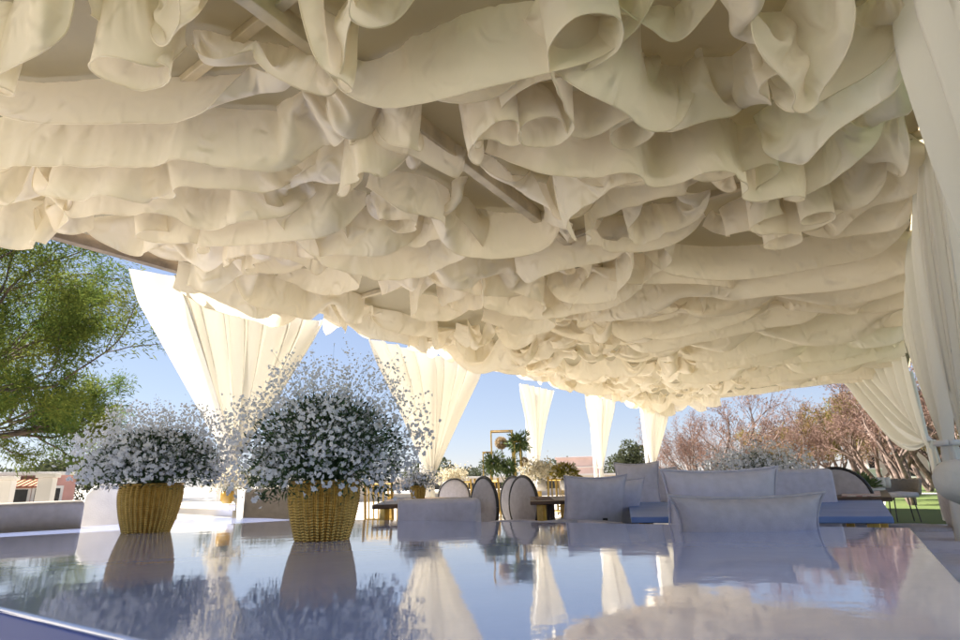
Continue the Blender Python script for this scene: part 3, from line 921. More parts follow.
# ------------------------------------------------------------------ seats
def pillow(name, label, cat, c, wd, ht, dp, rz, tilt, m, group=None, pinch=.10, n=25, seed=0):
    """soft cushion standing on its edge: width along local x, height along local z, thick along local y"""
    r = np.random.default_rng(seed + 100)
    root = None
    a = np.linspace(-1, 1, n); A_, B_ = np.meshgrid(a, a, indexing='ij')
    th = ((1 - np.abs(A_) ** 3.2) * (1 - np.abs(B_) ** 3.2)).clip(0) ** .55
    wob = .06 * np.sin(3 * A_ + seed) * np.cos(2.3 * B_ + seed * 1.7) + .04 * np.sin(6 * A_ * B_ + seed)
    x = A_ * wd / 2 * (1 - pinch * (1 - B_ ** 2)); z = B_ * ht / 2 * (1 - pinch * (1 - A_ ** 2))
    mb = MB()
    for sg in (-1, 1):
        y = sg * dp / 2 * th * (1 + wob)
        G = np.stack([x, y, z], -1)
        if sg > 0: G = G[::-1]
        ct, st = math.cos(tilt), math.sin(tilt)
        G = np.stack([G[..., 0], G[..., 1] * ct + G[..., 2] * st, -G[..., 1] * st + G[..., 2] * ct], -1)
        mb.grid(G)
    o = mb.build(name, m, None, smooth=True, subsurf=1)
    # weld the seam so that it reads as one closed cover
    wl = o.modifiers.new('weld', 'WELD'); wl.merge_threshold = .0008
    o.modifiers.move(1, 0)
    o.location = Vector([float(q) for q in c]); o.rotation_euler = (0, 0, rz)
    tag(o, label, cat, group)
    e = []
    for a0, b0, a1, b1 in ((-1, -1, 1, -1), (1, -1, 1, 1), (1, 1, -1, 1), (-1, 1, -1, -1)):
        for q in np.linspace(0, 1, 24, endpoint=False):
            A1, B1 = a0 + (a1 - a0) * q, b0 + (b1 - b0) * q
            z_ = B1 * ht / 2 * (1 - pinch * (1 - A1 ** 2))
            e.append([A1 * wd / 2 * (1 - pinch * (1 - B1 ** 2)), z_ * math.sin(tilt), z_ * math.cos(tilt)])
    e.append(e[0])
    pm = MB().tube(e, .0045, 6, cap=False).build('piping', m, None, smooth=True)
    pm.parent = o
    return o


def oval_chair(loc, rz, label, group=None, cloth_m=M_GREY, frame_m=M_DARK):
    """dining chair with an upholstered oval back; local +y is where the sitter looks"""
    t = thing('oval_back_chair', label, 'chair', loc, 0, group)
    def ell(rx, rz_, dp, zc, yc, n=28, m_=9):
        v = []; f = []
        prof = np.linspace(-1, 1, m_)
        for q in prof:
            sc = (1 - abs(q) ** 2.6) ** .4
            for kx in range(n):
                a = 2 * math.pi * kx / n
                v.append([rx * sc * math.cos(a), yc + dp * q, zc + rz_ * sc * math.sin(a)])
        f = [(i * n + j, i * n + (j + 1) % n, (i + 1) * n + (j + 1) % n, (i + 1) * n + j) for i in range(m_ - 1) for j in range(n)]
        return v, f
    mb = MB(); mb.add(*ell(.215, .235, .035, .68, -.22)); mb.build('backrest', cloth_m, t, smooth=True, local=True)
    th = np.linspace(0, 2 * math.pi, 41)
    MB().tube([[.222 * math.cos(a), -.222, .68 + .242 * math.sin(a)] for a in th], .014, 8, cap=False).build('back_rim', frame_m, t, smooth=True, local=True)
    pts = []
    mb = MB()
    prof = [(.20, .44), (.225, .455), (.23, .48), (.215, .505), (.12, .515), (.0, .517)]
    mb.lathe((0, 0, 0), prof, 28); mb.build('seat', cloth_m, t, smooth=True, local=True)
    MB().lathe((0, 0, 0), [(.19, .405), (.215, .41), (.215, .44), (.19, .445)], 28).build('seat_frame', frame_m, t, local=True)
    for sx in (-1, 1):
        MB().tube([[sx * .15, .15, .42], [sx * .18, .19, 0]], [.017, .011], 8).build('leg', frame_m, t, smooth=True, local=True)
        MB().tube([[sx * .12, -.225, .46], [sx * .14, -.17, .42], [sx * .17, -.24, 0]], [.016, .017, .011], 8).build('leg', frame_m, t, smooth=True, local=True)
    t.rotation_euler = (0, 0, rz)
    return t


def facing(az_deg):
    return -R(az_deg)


def sofa(name, label, c, length, depth, rz, seat_h=.42, back_h=.80, m=M_GREY, ncush=3, arms=True, group=None, legs=True):
    """local x along the sofa, +y is where the sitter looks"""
    t = thing(name, label, 'sofa', c, 0, group)
    MB().box((0, 0, .20), (length, depth, .20)).build('base', m, t, bevel=.02, local=True)
    for i in range(ncush):
        wd = length / ncush
        MB().box((-length / 2 + wd * (i + .5), .04, .30 + (seat_h - .30) / 2), (wd - .008, depth - .12, seat_h - .30 + .0)).build('seat_cushion', m, t, bevel=.035, seg=3, local=True)
    MB().box((0, -depth / 2 + .09, .1 + (back_h - .1) / 2 + .10), (length, .16, back_h - .20)).build('backrest', m, t, bevel=.03, seg=3, local=True)
    if arms:
        for sx in (-1, 1):
            MB().box((sx * (length / 2 + .062), 0, .34), (.12, depth, .46)).build('arm', m, t, bevel=.03, seg=3, local=True)
    if legs:
        for sx in (-1, 1):
            for sy in (-1, 1):
                MB().box((sx * (length / 2 - .06), sy * (depth / 2 - .07), .05), (.04, .04, .10)).build('leg', M_DARK, t, bevel=.003, local=True)
    t.rotation_euler = (0, 0, rz)
    return t


def dining_table(label, quadpts, z, top_m, leg_m, thick=.035, group=None, name='dining_table', apron=.07, legs='straight'):
    q = [np.asarray(p)[:2] for p in quadpts]; c = sum(q) / 4
    t = thing(name, label, 'table', (c[0], c[1], 0), 0, group)
    MB().prism(q, z - thick, z).build('table_top', top_m, t, bevel=.005)
    ins_ = shrink(q, .05)
    if apron: MB().prism(ins_, z - thick - apron, z - thick - .002).build('apron', leg_m, t)
    for p in shrink(q, .08):
        MB().box((p[0], p[1], (z - thick - apron) / 2), (.05, .05, z - thick - apron - .004), UROT).build('leg', leg_m, t, bevel=.003)
    return t


def rect(c, du, dv, az):
    """corners of a rectangle centred at c, du along azimuth az, dv across it"""
    a = R(az); u_ = np.array([math.sin(a), math.cos(a), 0]); v_ = np.array([math.cos(a), -math.sin(a), 0]); c = np.asarray(c, float)
    return [c - u_ * du / 2 - v_ * dv / 2, c - u_ * du / 2 + v_ * dv / 2, c + u_ * du / 2 + v_ * dv / 2, c + u_ * du / 2 - v_ * dv / 2]


# left sofa, its back towards the table
s0, s1 = P(0, 513, .79), P(86, 508.5, .79)
d = (s1 - s0) / np.linalg.norm(s1 - s0); n_ = np.array([-d[1], d[0], 0]);
if n_ @ s1 < 0: n_ = -n_
ln = 2.1; cc = s1 - d * ln / 2 + n_ * .37
sofa('sofa', 'long grey sofa with its plain back turned to the table at the left edge', (cc[0], cc[1], 0), ln, .76, math.atan2(-d[1], -d[0]) + math.pi if False else math.atan2(d[1], d[0]), back_h=.79, m=M_TAUPE, arms=False)


# white slip-covered chair
def covered_chair(loc, rz, label):
    t = thing('covered_chair', label, 'chair', loc)
    n = 40; rows = []
    for z, hx, hy, yc in ((0, .29, .30, 0), (.2, .26, .27, 0), (.44, .235, .25, 0), (.47, .225, .24, 0)):
        ring = []
        for k in range(n):
            a = 2 * math.pi * k / n; e = .35
            x_ = hx * math.copysign(abs(math.cos(a)) ** e, math.cos(a)); y_ = hy * math.copysign(abs(math.sin(a)) ** e, math.sin(a))
            fl = 1 + (.05 * math.sin(9 * a)) * (1 - z / .47)
            ring.append([x_ * fl, yc + y_ * fl, z])
        rows.append(ring)
    G = np.array(rows); G = np.concatenate([G, G[:, :1]], 1)
    mb = MB().grid(G); mb.add(G[-1, :-1], [tuple(range(n))])
    mb.build('skirt', M_WHITECLOTH, t, smooth=True, local=True)
    mb = MB(); rows = []
    for z, hx in ((.40, .235), (.7, .225), (.86, .20), (.92, .16), (.945, .08)):
        ring = []
        for k in range(n):
            a = 2 * math.pi * k / n
            ring.append([hx * math.copysign(abs(math.cos(a)) ** .4, math.cos(a)), -.20 + .045 * math.copysign(abs(math.sin(a)) ** .6, math.sin(a)), z])
        rows.append(ring)
    G = np.array(rows); G = np.concatenate([G, G[:, :1]], 1)
    mb.grid(G); mb.add(G[-1, :-1], [tuple(range(n))]); mb.build('back_cover', M_WHITECLOTH, t, smooth=True, local=True)
    t.rotation_euler = (0, 0, rz)
    return t


p = Q(108, 512, 4.9)
covered_chair((p[0], p[1], 0), R(200), 'sunlit chair under a white cloth cover between the grey sofa and the left basket')

# white dining table far left with its yellow pot
qd_ = [P(170, 503, .75), P(236, 504.5, .75), P(230, 497.5, .75), P(176, 497, .75)]
tl = dining_table('white dining table glimpsed between the two flower baskets', qd_, .75, M_WHITEWALL, M_WHITEWALL, .05)
cpot = Q(227, 501, 5.55); cpot[2] = .755
k = thing('yellow_flower_pot', 'small yellow pot of cream flowers standing on the white table between the baskets', 'flower pot', cpot)
M_YELLOW = mat('yellow_glaze', (.60, .33, .04), .4, .1, 20)
MB().lathe(cpot, [(.035, 0), (.055, .03), (.058, .07), (.05, .105), (.045, .105)], 20).build('pot', M_YELLOW, k, smooth=True)
spray(k, cpot + [0, 0, .17], .15, .14, cpot + [0, 0, .1], 420, 120, .014, 80, M_CREAMPETAL, -.2)
p = Q(274, 506, 6.6)
sofa('sofa', 'taupe sofa seen behind the left side of the big flower basket', (p[0], p[1], 0), .62, .8, facing(160), back_h=.82, m=M_TAUPE, ncush=1, arms=False)


# middle: a lilac sofa back, brown edged table, oval chairs
s0, s1 = P(400, 503.5, .78), P(470, 502.5, .78)
d = (s1 - s0) / np.linalg.norm(s1 - s0); n_ = np.array([-d[1], d[0], 0])
cc = (s0 + s1) / 2 + n_ * .34
sofa('sofa', 'pale lilac grey sofa back just beyond the table in front of the oval chairs', (cc[0], cc[1], 0), np.linalg.norm(s1 - s0) + .05, .70, math.atan2(d[1], d[0]), back_h=.75, m=M_LILAC, ncush=1, arms=False)
dining_table('dark wood edged dining table behind the lilac sofa back', [P(372, 505, .75), P(472, 502, .75), P(480, 497, .75), P(395, 497.5, .75)], .75, M_WOOD, M_GOLD, .03, apron=0)
oc = [(484, 5.0, 60, 'grey oval back chair with a dark rim, larger one left of its pair facing away'), (523, 5.2, 60, 'grey oval back chair in the middle beside the brown draped table'), (514, 5.9, 55, 'dark rimmed oval chair half hidden behind the grey one in the middle'),
      (454, 8.4, 175, 'grey round topped chair showing above the dark wood table')]
for px, rr_, az_, lab in oc:
    p = Q(px, 490, rr_) + .22 * np.array([math.sin(R(az_)), math.cos(R(az_)), 0])
    oval_chair((p[0], p[1], 0), facing(az_), lab, 'oval chairs around the wooden tables')
dining_table('long brown table with gold legs right of the oval chairs', [P(530, 501.5, .75), P(582, 500, .75), P(572, 496, .75), P(530, 496.5, .75)], .75, M_WOOD, M_GOLD, .025, apron=0)


# brown cloth hanging over that table's end
def draped_cloth(label, a, b, z, drop, m, name='table_cloth'):
    a = np.array(a); b = np.array(b); d_ = (b - a); L_ = np.linalg.norm(d_); d_ /= L_; n_ = np.array([-d_[1], d_[0], 0])
    if n_ @ a > 0: n_ = -n_
    G = np.zeros((12, 60, 3))
    for i in range(12):
        t = i / 11
        for j in range(60):
            s_ = j / 59
            if t < .25: p_ = a + d_ * L_ * s_ - n_ * .35 * (1 - t / .25); p_[2] = z + .006
            else:
                q = (t - .25) / .75
                p_ = a + d_ * L_ * s_ + n_ * (.03 + .03 * q * math.sin(s_ * 38)); p_[2] = z + .006 - drop * q
            G[i, j] = p_
    o = MB().grid(G).build(name, m, None, smooth=True)
    return tag(o, label, 'cloth')


draped_cloth('brown gathered cloth hanging over the end of the long table', P(536, 499, .76), P(553, 498.5, .76), .76, .45, mat('brown_cloth', (.20, .15, .13), .9, .1, 10, .2, 60))

# low black chairs/trolley in front
for j, (px, rr_, az_, lab) in enumerate(((526, 3.7, 150, 'small lilac grey armchair peeping over the table edge under the oval chair'), (560, 3.6, 200, 'grey cushion seat left of the black framed stool'), (592, 3.6, 160, 'grey rounded pouf seat in front of the big slanted cushions'))):
    p = Q(px, 500, rr_)
    t = thing('low_armchair', lab, 'armchair', (p[0], p[1], 0), 0, 'low seats in front of the slanted cushions')
    prof = [(.20, .12), (.25, .16), (.26, .40), (.24, .46), (.10, .48), (0, .48)]
    MB().lathe((0, 0, 0), prof, 32).build('seat', M_LILAC if j < 2 else M_GREY, t, smooth=True, local=True)
    G = np.zeros((9, 21, 3))
    for i in range(9):
        for q in range(21):
            a = math.pi * (q / 20) ; t_ = i / 8
            G[i, q] = [.26 * math.cos(a), -.26 * math.sin(a) * .9, .36 + t_ * (.24 + .04 * math.sin(a))]
    o = MB().grid(G).build('backrest', M_LILAC if j < 2 else M_GREY, t, smooth=True, local=True)
    sm = o.modifiers.new('solid', 'SOLIDIFY'); sm.thickness = .06
    for a in range(4):
        w_ = math.pi / 4 + a * math.pi / 2
        MB().tube([[.16 * math.cos(w_), .16 * math.sin(w_), .15], [.19 * math.cos(w_), .19 * math.sin(w_), 0]], [.014, .01], 8).build('leg', M_DARK, t, local=True)
    t.rotation_euler = (0, 0, facing(az_))
p = Q(577, 505, 4.0)
t = thing('metal_stool', 'black metal framed stool between the grey poufs', 'stool', (p[0], p[1], 0))
for sx in (-1, 1):
    for sy in (-1, 1):
        MB().box((sx * .13, sy * .13, .32), (.022, .022, .64)).build('leg', M_DARK, t, local=True)
    MB().box((sx * .13, 0, .62), (.02, .236, .02)).build('rail', M_DARK, t, local=True)
MB().box((0, 0, .57), (.22, .22, .05)).build('seat', M_GREY, t, bevel=.02, local=True)
t.rotation_euler = (0, 0, R(20))

# slanted big cushions on a dark framed lounge
p = Q(605, 506, 4.2)
t = sofa('lounge_sofa', 'grey lounge sofa carrying the two big slanted cushions', (p[0], p[1], 0), 1.0, .8, facing(110), seat_h=.50, back_h=.56, m=M_GREY, ncush=2, arms=False)
for px, py, rr_, wd, ht, az_, tl_, lab in (
        (594, 506, 4.0, .46, .42, 165, .32, 'big grey lilac cushion leaning on the lounge, front one of the slanted pair'),
        (614, 505, 4.25, .44, .40, 165, .40, 'big grey lilac cushion half behind the front slanted one'),
        (638, 487, 4.9, .36, .40, 200, -.15, 'grey cushion with a peaked corner left of the blue lilac back cushion'),
        (658, 487, 5.3, .36, .34, 190, -.2, 'paler grey cushion tucked behind the peaked grey cushion')):
    pillow('cushion', lab, 'cushion', Q(px, py, rr_), wd, ht, .17, facing(az_), tl_, M_LILAC, 'cushions on the lounge', seed=px)

# marble topped table behind the near sofa
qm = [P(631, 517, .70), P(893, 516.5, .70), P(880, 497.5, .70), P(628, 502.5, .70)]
tm = dining_table('long table with a polished marble top painted with reflected sky blue behind the near sofa', qm, .70, M_SKYMARBLE, M_GOLD, .03, apron=0)
# near sofa with its two pillows
s0, s1 = P(664, 503, .66), P(812, 503, .66)
p = Q(740, 510, 2.25)
t = sofa('lounge_sofa', 'lilac grey lounge sofa close behind the table below the two big pillows', (p[0], p[1], 0), .72, .62, facing(194), seat_h=.46, back_h=.62, m=M_LILAC, ncush=1, arms=False)
pillow('cushion', 'large lilac back cushion with pointed corners, tallest on the near sofa', 'cushion', Q(722, 505, 2.55), .455, .29, .16, facing(188), .12, M_LILAC, 'cushions on the near sofa', seed=5)
pillow('cushion', 'wide grey pillow lying in front of the tall lilac cushion at the table edge', 'cushion', Q(748, 525, 2.15), .50, .20, .15, facing(188), .15, M_GREY, 'cushions on the near sofa', seed=8, pinch=.14)

# big planter of flowers behind the near sofa
c = Q(778, 492, 5.2); c[2] = .70 - .12
k = thing('flower_basket', 'wide mound of grey white flowers in a gold pot behind the lilac cushion', 'flower basket', (c[0], c[1], 0))
MB().tube([[c[0], c[1], 0], [c[0], c[1], .6]], [.16, .05], 16).build('stand', M_GOLD, k, smooth=True)
basket(k, (c[0], c[1], .60), .085, .11, .2, 20)
cc = Q(757, 468, 5.2)
spray(k, (cc[0], cc[1], .96), .42, .20, (c[0], c[1], .8), 2600, 3000, .011, 300)
# pale chair backs right of it
for j, (px, py, rr_, az_, lab) in enumerate(((806, 484, 4.4, 200, 'pale grey square chair back right of the flower mound'),)):
    p = Q(px, py, rr_)
    t = thing('upholstered_chair', lab, 'chair', (p[0], p[1], 0))
    MB().box((0, 0, .40), (.42, .44, .12)).build('seat', M_LILAC, t, bevel=.03, seg=3, local=True)
    MB().box((0, -.2, .69), (.40, .08, .46)).build('backrest', M_LILAC, t, bevel=.03, seg=3, local=True)
    for sx in (-1, 1):
        for sy in (-1, 1):
            MB().box((sx * .18, sy * .18, .17), (.03, .03, .34)).build('leg', M_DARK, t, local=True)
    t.rotation_euler = (0, 0, facing(az_))
p = Q(836, 490, 5.2)
oval_chair((p[0], p[1], 0), facing(215), 'dark rimmed oval chair between the pale chair back and the pink checked table', 'oval chairs around the wooden tables')
qp = [P(832, 497.5, .72), P(892, 497, .72), P(884, 486.5, .72), P(836, 486.5, .72)]
tp = dining_table('far table with a dark rim on the lawn side', qp, .72, M_WOOD, M_GOLD, .03, apron=0)
qpi = shrink(qp, .06)
tag(MB().prism(qpi, .722, .727).build('table_runner', M_PLAID), 'pink and white checked runner spread on the dark rimmed table', 'runner')
p = P(866, 491, .727)
k = thing('centrepiece', 'low tray of grey leaves and glass cups on the checked runner', 'centrepiece', p)
MB().box((p[0], p[1], p[2] + .012), (.32, .16, .02), .5).build('tray', M_WHITEWALL, k, bevel=.004)
ml = MB(); dd = sph(500, 0); leaf_mesh(ml, p + [-.05, 0, .03] + dd * rng.uniform(0, 1, 500)[:, None] * np.array([.16, .12, .10]), dd, .05, .02)
ml.build('foliage', M_PROTEA, k)['kind'] = 'stuff'
for q in range(3):
    MB().lathe(p + [.10 + .06 * q, .02 * q, .02], [(.025, 0), (.032, .03), (.034, .09), (.03, .09), (.027, .01)], 14).build('cup', M_WHITEWALL, k, smooth=True)

# woven tub chair on the lawn
p = Q(898, 485, 13.0)
t = thing('tub_chair', 'dark woven tub armchair on thin legs standing on the lawn', 'armchair', (p[0], p[1], 0))
G = np.zeros((14, 49, 3))
for i in range(14):
    for q in range(49):
        a = math.pi * (-.15 + 1.3 * q / 48); tt = i / 13
        rr_ = .27 + .05 * tt + .012 * (1 if (q // 2 + i) % 2 else -1)
        G[i, q] = [rr_ * math.cos(a), -rr_ * math.sin(a), .46 + tt * .27]
o = MB().grid(G).build('woven_shell', M_TAUPE, t, smooth=True, local=True); sm = o.modifiers.new('solid', 'SOLIDIFY'); sm.thickness = .03
MB().lathe((0, 0, 0), [(.27, .42), (.28, .46), (.27, .5), (0, .52)], 28).build('seat', M_GREY, t, smooth=True, local=True)
for a in range(4):
    w_ = math.pi / 4 + a * math.pi / 2
    MB().tube([[.2 * math.cos(w_), .2 * math.sin(w_), .43], [.25 * math.cos(w_), .25 * math.sin(w_), 0]], .011, 8).build('leg', M_DARK, t, local=True)
t.rotation_euler = (0, 0, facing(200))
p = Q(910, 500, 5.3)
oval_chair((p[0], p[1], 0), facing(-62), 'grey chair seen from the side with its oval back against the white curtain tail', None)

# long day bed at the right with its stacked cushions and the bolster
q0, q1 = P(884, 522, .52), P(1010, 534, .52)
t = thing('day_bed', 'low lilac day bed of layered flat cushions right of the glossy table', 'day bed', (2.2, 2.3, 0))
edge = [(884, 519.5), (905, 541), (945, 573)]
M_BED = M_LILAC
dz = np.array([math.cos(R(31)), -math.sin(R(31)), 0]); du_ = np.array([math.sin(R(31)), math.cos(R(31)), 0])
pA = P(880, 520.5, .50)
for i in range(4):
    c0 = pA - du_ * (.02 + i * .64) + dz * .8 - du_ * .31
    MB().box((c0[0], c0[1], .40 + .0), (1.6, .56, .17), -R(31)).build('seat_cushion', M_BED, t, bevel=.07, seg=5)
c0 = pA - du_ * 1.3 + dz * .8
MB().box((c0[0], c0[1], .25), (1.56, 2.56, .13), -R(31)).build('base', M_DARK, t, bevel=.01)
for sx in (-1, 1):
    for sy in (-1, 1):
        q = c0 + dz * sx * .7 + du_ * sy * 1.2
        MB().box((q[0], q[1], .09), (.05, .05, .18), -R(31)).build('leg', M_DARK, t)
cb = Q(1026, 494, 2.7)
k = thing('bolster', 'plump white grey rolled bolster cushion leaning at the right edge', 'cushion', cb)
mb = MB(); G = np.zeros((30, 41, 3))
for i in range(30):
    x_ = -1 + 2 * i / 29; sc = (1 - abs(x_) ** 4) ** .35 * (1 + .02 * math.sin(9 * x_))
    for q in range(41):
        a = 2 * math.pi * q / 40
        G[i, q] = [x_ * .26, .085 * sc * math.cos(a) * (1 + .04 * math.sin(3 * a + 5 * x_)), .085 * sc * math.sin(a)]
mb.grid(G).build('cushion_body', M_WHITECLOTH, k, smooth=True, local=True, subsurf=1)
k.rotation_euler = (0, .25, R(-20))

# ------------------------------------------------------------------ flowers and frames in the middle distance
c = Q(418, 499, 4.6); c[2] = .755
k = thing('flower_basket', 'small gold pot of white flowers on the dark wood edged table', 'flower basket', c)
basket(k, c, .045, .058, .11, 16)
spray(k, c + [0, 0, .15], .15, .11, c + [0, 0, .09], 600, 500, .009, 80)

c = Q(507, 480, 8.0)
k = thing('floral_stand', 'gold wire frame stand with green sprays and a dried plume ball', 'floral display', (c[0], c[1], 0))


def wire_box(x0, x1, z0, z1, y, dp=.25):
    mb = MB(); r_ = .010
    for yy in (y, y + dp):
        for xx in (x0, x1): mb.tube([[xx, yy, z0], [xx, yy, z1]], r_, 6)
        for zz in (z0, z1): mb.tube([[x0, yy, zz], [x1, yy, zz]], r_, 6)
    for xx in (x0, x1):
        for zz in (z0, z1): mb.tube([[xx, y, zz], [xx, y + dp, zz]], r_, 6)
    return mb


wire_box(-.20, .10, .0, 1.56, 0).build('wire_frame', M_GOLD, k, local=True)
wire_box(.12, .20, .0, 1.40, -.05, .1).build('wire_frame', M_GOLD, k, local=True)
wire_box(-.32, -.22, .6, 1.27, .02, .1).build('wire_frame', M_GOLD, k, local=True)
for (px, py, rad, mm, nm, nn) in ((501, 443, .09, M_DRIED, 'dried_plume', 1400), (518, 443, .135, M_PROTEA, 'green_spray', 700), (493, 464, .13, M_PROTEA, 'green_spray', 700), (509, 468, .12, M_PROTEA, 'green_spray', 600), (524, 462, .07, M_DRIED, 'dried_plume', 700), (512, 484, .10, M_PROTEA, 'green_spray', 400)):
    pc = Q(px, py, 8.0); dd = sph(nn, -1); ml = MB()
    if mm is M_DRIED: leaf_mesh(ml, pc + dd * rad * .4, dd + rng.normal(size=dd.shape) * .25, rad * .7, .008)
    else: leaf_mesh(ml, pc + dd * (rng.uniform(.1, 1.0, nn) * (1 + .3 * np.sin(5 * dd[:, 0] + 6 * dd[:, 2])))[:, None] * rad, dd + rng.normal(size=dd.shape) * .35, rad * .6, rad * .14)
    ml.tube([[c[0] + .02, c[1] + .1, .75], (pc + [c[0], c[1], .9]) / 2 if False else (pc * .5 + np.array([c[0], c[1], .85]) * .5), pc], .006, 5)
    ml.build(nm, mm, k)
c = Q(541, 488, 7.4); c[2] = .755
k = thing('flower_arrangement', 'loose white and beige flower arrangement on the long table beside the curtain', 'flowers', c)
MB().lathe(c, [(.05, 0), (.075, .04), (.06, .13), (.05, .13)], 18).build('vase', M_WHITEWALL, k, smooth=True)
spray(k, c + [-.02, 0, .22], .24, .16, c + [0, 0, .12], 420, 160, .022, 60, M_CREAMPETAL, -.3)
c = Q(566, 488, 7.2); c[2] = .755
k = thing('flower_arrangement', 'yellow green foliage arrangement in a white vase left of the slanted cushions', 'flowers', c)
MB().lathe(c, [(.05, 0), (.07, .04), (.06, .12), (.05, .12)], 18).build('vase', M_WHITEWALL, k, smooth=True)
ml = MB(); dd = sph(700, -.3); leaf_mesh(ml, c + [0, 0, .18] + dd * rng.uniform(.1, 1, 700)[:, None] * np.array([.17, .17, .13]), dd + rng.normal(size=dd.shape) * .5, .06, .022)
ml.build('foliage', leafmat('yellow_leaf', (.12, .13, .03), (.35, .27, .06), .3, 6), k)['kind'] = 'stuff'
spray(k, c + [0, 0, .2], .15, .13, c + [0, 0, .12], 120, 40, .02, 20, M_CREAMPETAL, -.2)
# cream flower mound behind the first oval chair
c = Q(452, 484, 9.5); c[2] = .755
k = thing('flower_arrangement', 'cream flower mound on the distant table above the round topped chair', 'flowers', c)
MB().lathe(c, [(.05, 0), (.07, .04), (.06, .12), (.05, .12)], 18).build('vase', M_GOLD, k, smooth=True)
spray(k, c + [0, 0, .2], .24, .17, c + [0, 0, .12], 420, 200, .022, 60, M_CREAMPETAL, -.3)
dining_table('distant white table carrying the cream flower mound', rect(Q(462, 490, 9.6), 1.0, 2.6, 35), .75, M_WHITEWALL, M_GOLD, .04, apron=0)
M_GOLDCH = M_GOLD
def gold_chair(loc, rz, label, group):
    t = thing('gold_chair', label, 'chair', loc, 0, group)
    MB().box((0, 0, .45), (.38, .38, .04)).build('seat', M_WHITECLOTH, t, bevel=.01, local=True)
    for sx in (-1, 1):
        MB().tube([[sx * .18, -.18, 0], [sx * .17, -.18, .5], [sx * .165, -.22, .92]], .014, 6).build('leg', M_GOLD, t, local=True)
        MB().tube([[sx * .18, .18, 0], [sx * .17, .17, .44]], .014, 6).build('leg', M_GOLD, t, local=True)
    mb = MB()
    for q in range(5): mb.tube([[-.12 + .06 * q, -.19, .52], [-.12 + .06 * q, -.215, .88]], .009, 5)
    for z in (.52, .88): mb.tube([[-.17, -.185 - (z - .5) * .09, z], [.17, -.185 - (z - .5) * .09, z]], .011, 6)
    mb.build('backrest', M_GOLD, t, local=True)
    t.rotation_euler = (0, 0, rz)
    return t


g0 = gold_chair((*Q(466, 490, 9.0)[:2], 0), facing(20), 'gold spindle chair at the distant white table behind the left oval chair', 'gold chairs')
for px, rr_, az_, lab in ((495, 7.4, 30, 'gold spindle chair seen between the two front oval chairs'), (558, 7.0, 200, 'gold spindle chair beside the brown hanging cloth'), (388, 6.6, 20, 'gold spindle chair just right of the big flower basket'), (574, 8.2, 160, 'gold spindle chair below the pale pink parapet')):
    p = Q(px, 490, rr_); copy_thing(g0, (p[0], p[1], 0), facing(az_), lab)

# ------------------------------------------------------------------ trees
def branches(p0, d0, L0, r0, levels, kids, spread, up=.15, seed=0, shrinkf=.68):
    r = np.random.default_rng(seed); segs = []; tips = []
    def go(p, d, L, rad, lv):
        n = 5; pts = [p]; q = p.copy(); dd = d / np.linalg.norm(d)
        for i in range(n):
            dd = dd + r.normal(size=3) * .13 + np.array([0, 0, up * .25]); dd /= np.linalg.norm(dd)
            q = q + dd * L / n; pts.append(q)
        segs.append((np.array(pts), np.linspace(rad, rad * .55, n + 1), lv))
        if lv >= levels: tips.append((pts[-1], dd, pts)); return
        for k in range(kids[min(lv, len(kids) - 1)]):
            t = r.uniform(.35, 1.0) if k else 1.0
            b = pts[int(round(t * n))]
            a = r.normal(size=3); a -= a @ dd * dd; a /= np.linalg.norm(a)
            ang = spread * r.uniform(.5, 1.2)
            go(b, dd * math.cos(ang) + a * math.sin(ang), L * shrinkf * r.uniform(.75, 1.2), rad * .55 * (1 if t == 1 else .85), lv + 1)
    go(np.array(p0, float), np.array(d0, float), L0, r0, 0)
    return segs, tips


def bare_tree(name, label, loc, h, seed, twig_m, nbud=5, leafw=.05, group=None, stems=4, levels=5):
    t = thing(name, label, 'tree', loc, 0, group)
    r = np.random.default_rng(seed); mb = MB(); tw = MB(); P_, D_ = [], []
    for k in range(stems):
        a = 2 * math.pi * k / stems + r.normal() * .4
        segs, tips = branches((0, 0, 0), (.42 * math.cos(a), .42 * math.sin(a), 1), h * .34, h * .022, levels, (3, 3, 3, 3, 2), .55, .2, seed * 13 + k)
        for pts, rad, lv in segs:
            if lv <= 2: mb.tube(pts, np.maximum(rad, .006), 6 if lv < 2 else 4, cap=False)
            else: tw.tube(pts[[0, 2, 5]], np.maximum(rad[[0, 2, 5]], .005), 3, cap=False)
        for p, d, pts in tips:
            for q in pts[1:]:
                for _ in range(nbud):
                    P_.append(q + r.normal(size=3) * .09); D_.append(d + r.normal(size=3) * .6)
    mb.build('trunk', M_PALEBARK, t, smooth=True, local=True)
    if P_:
        leaf_mesh(tw, np.array(P_), np.array(D_), r.uniform(.06, .16, len(P_)), leafw)
    o = tw.build('crown', twig_m, t, local=True)
    return t


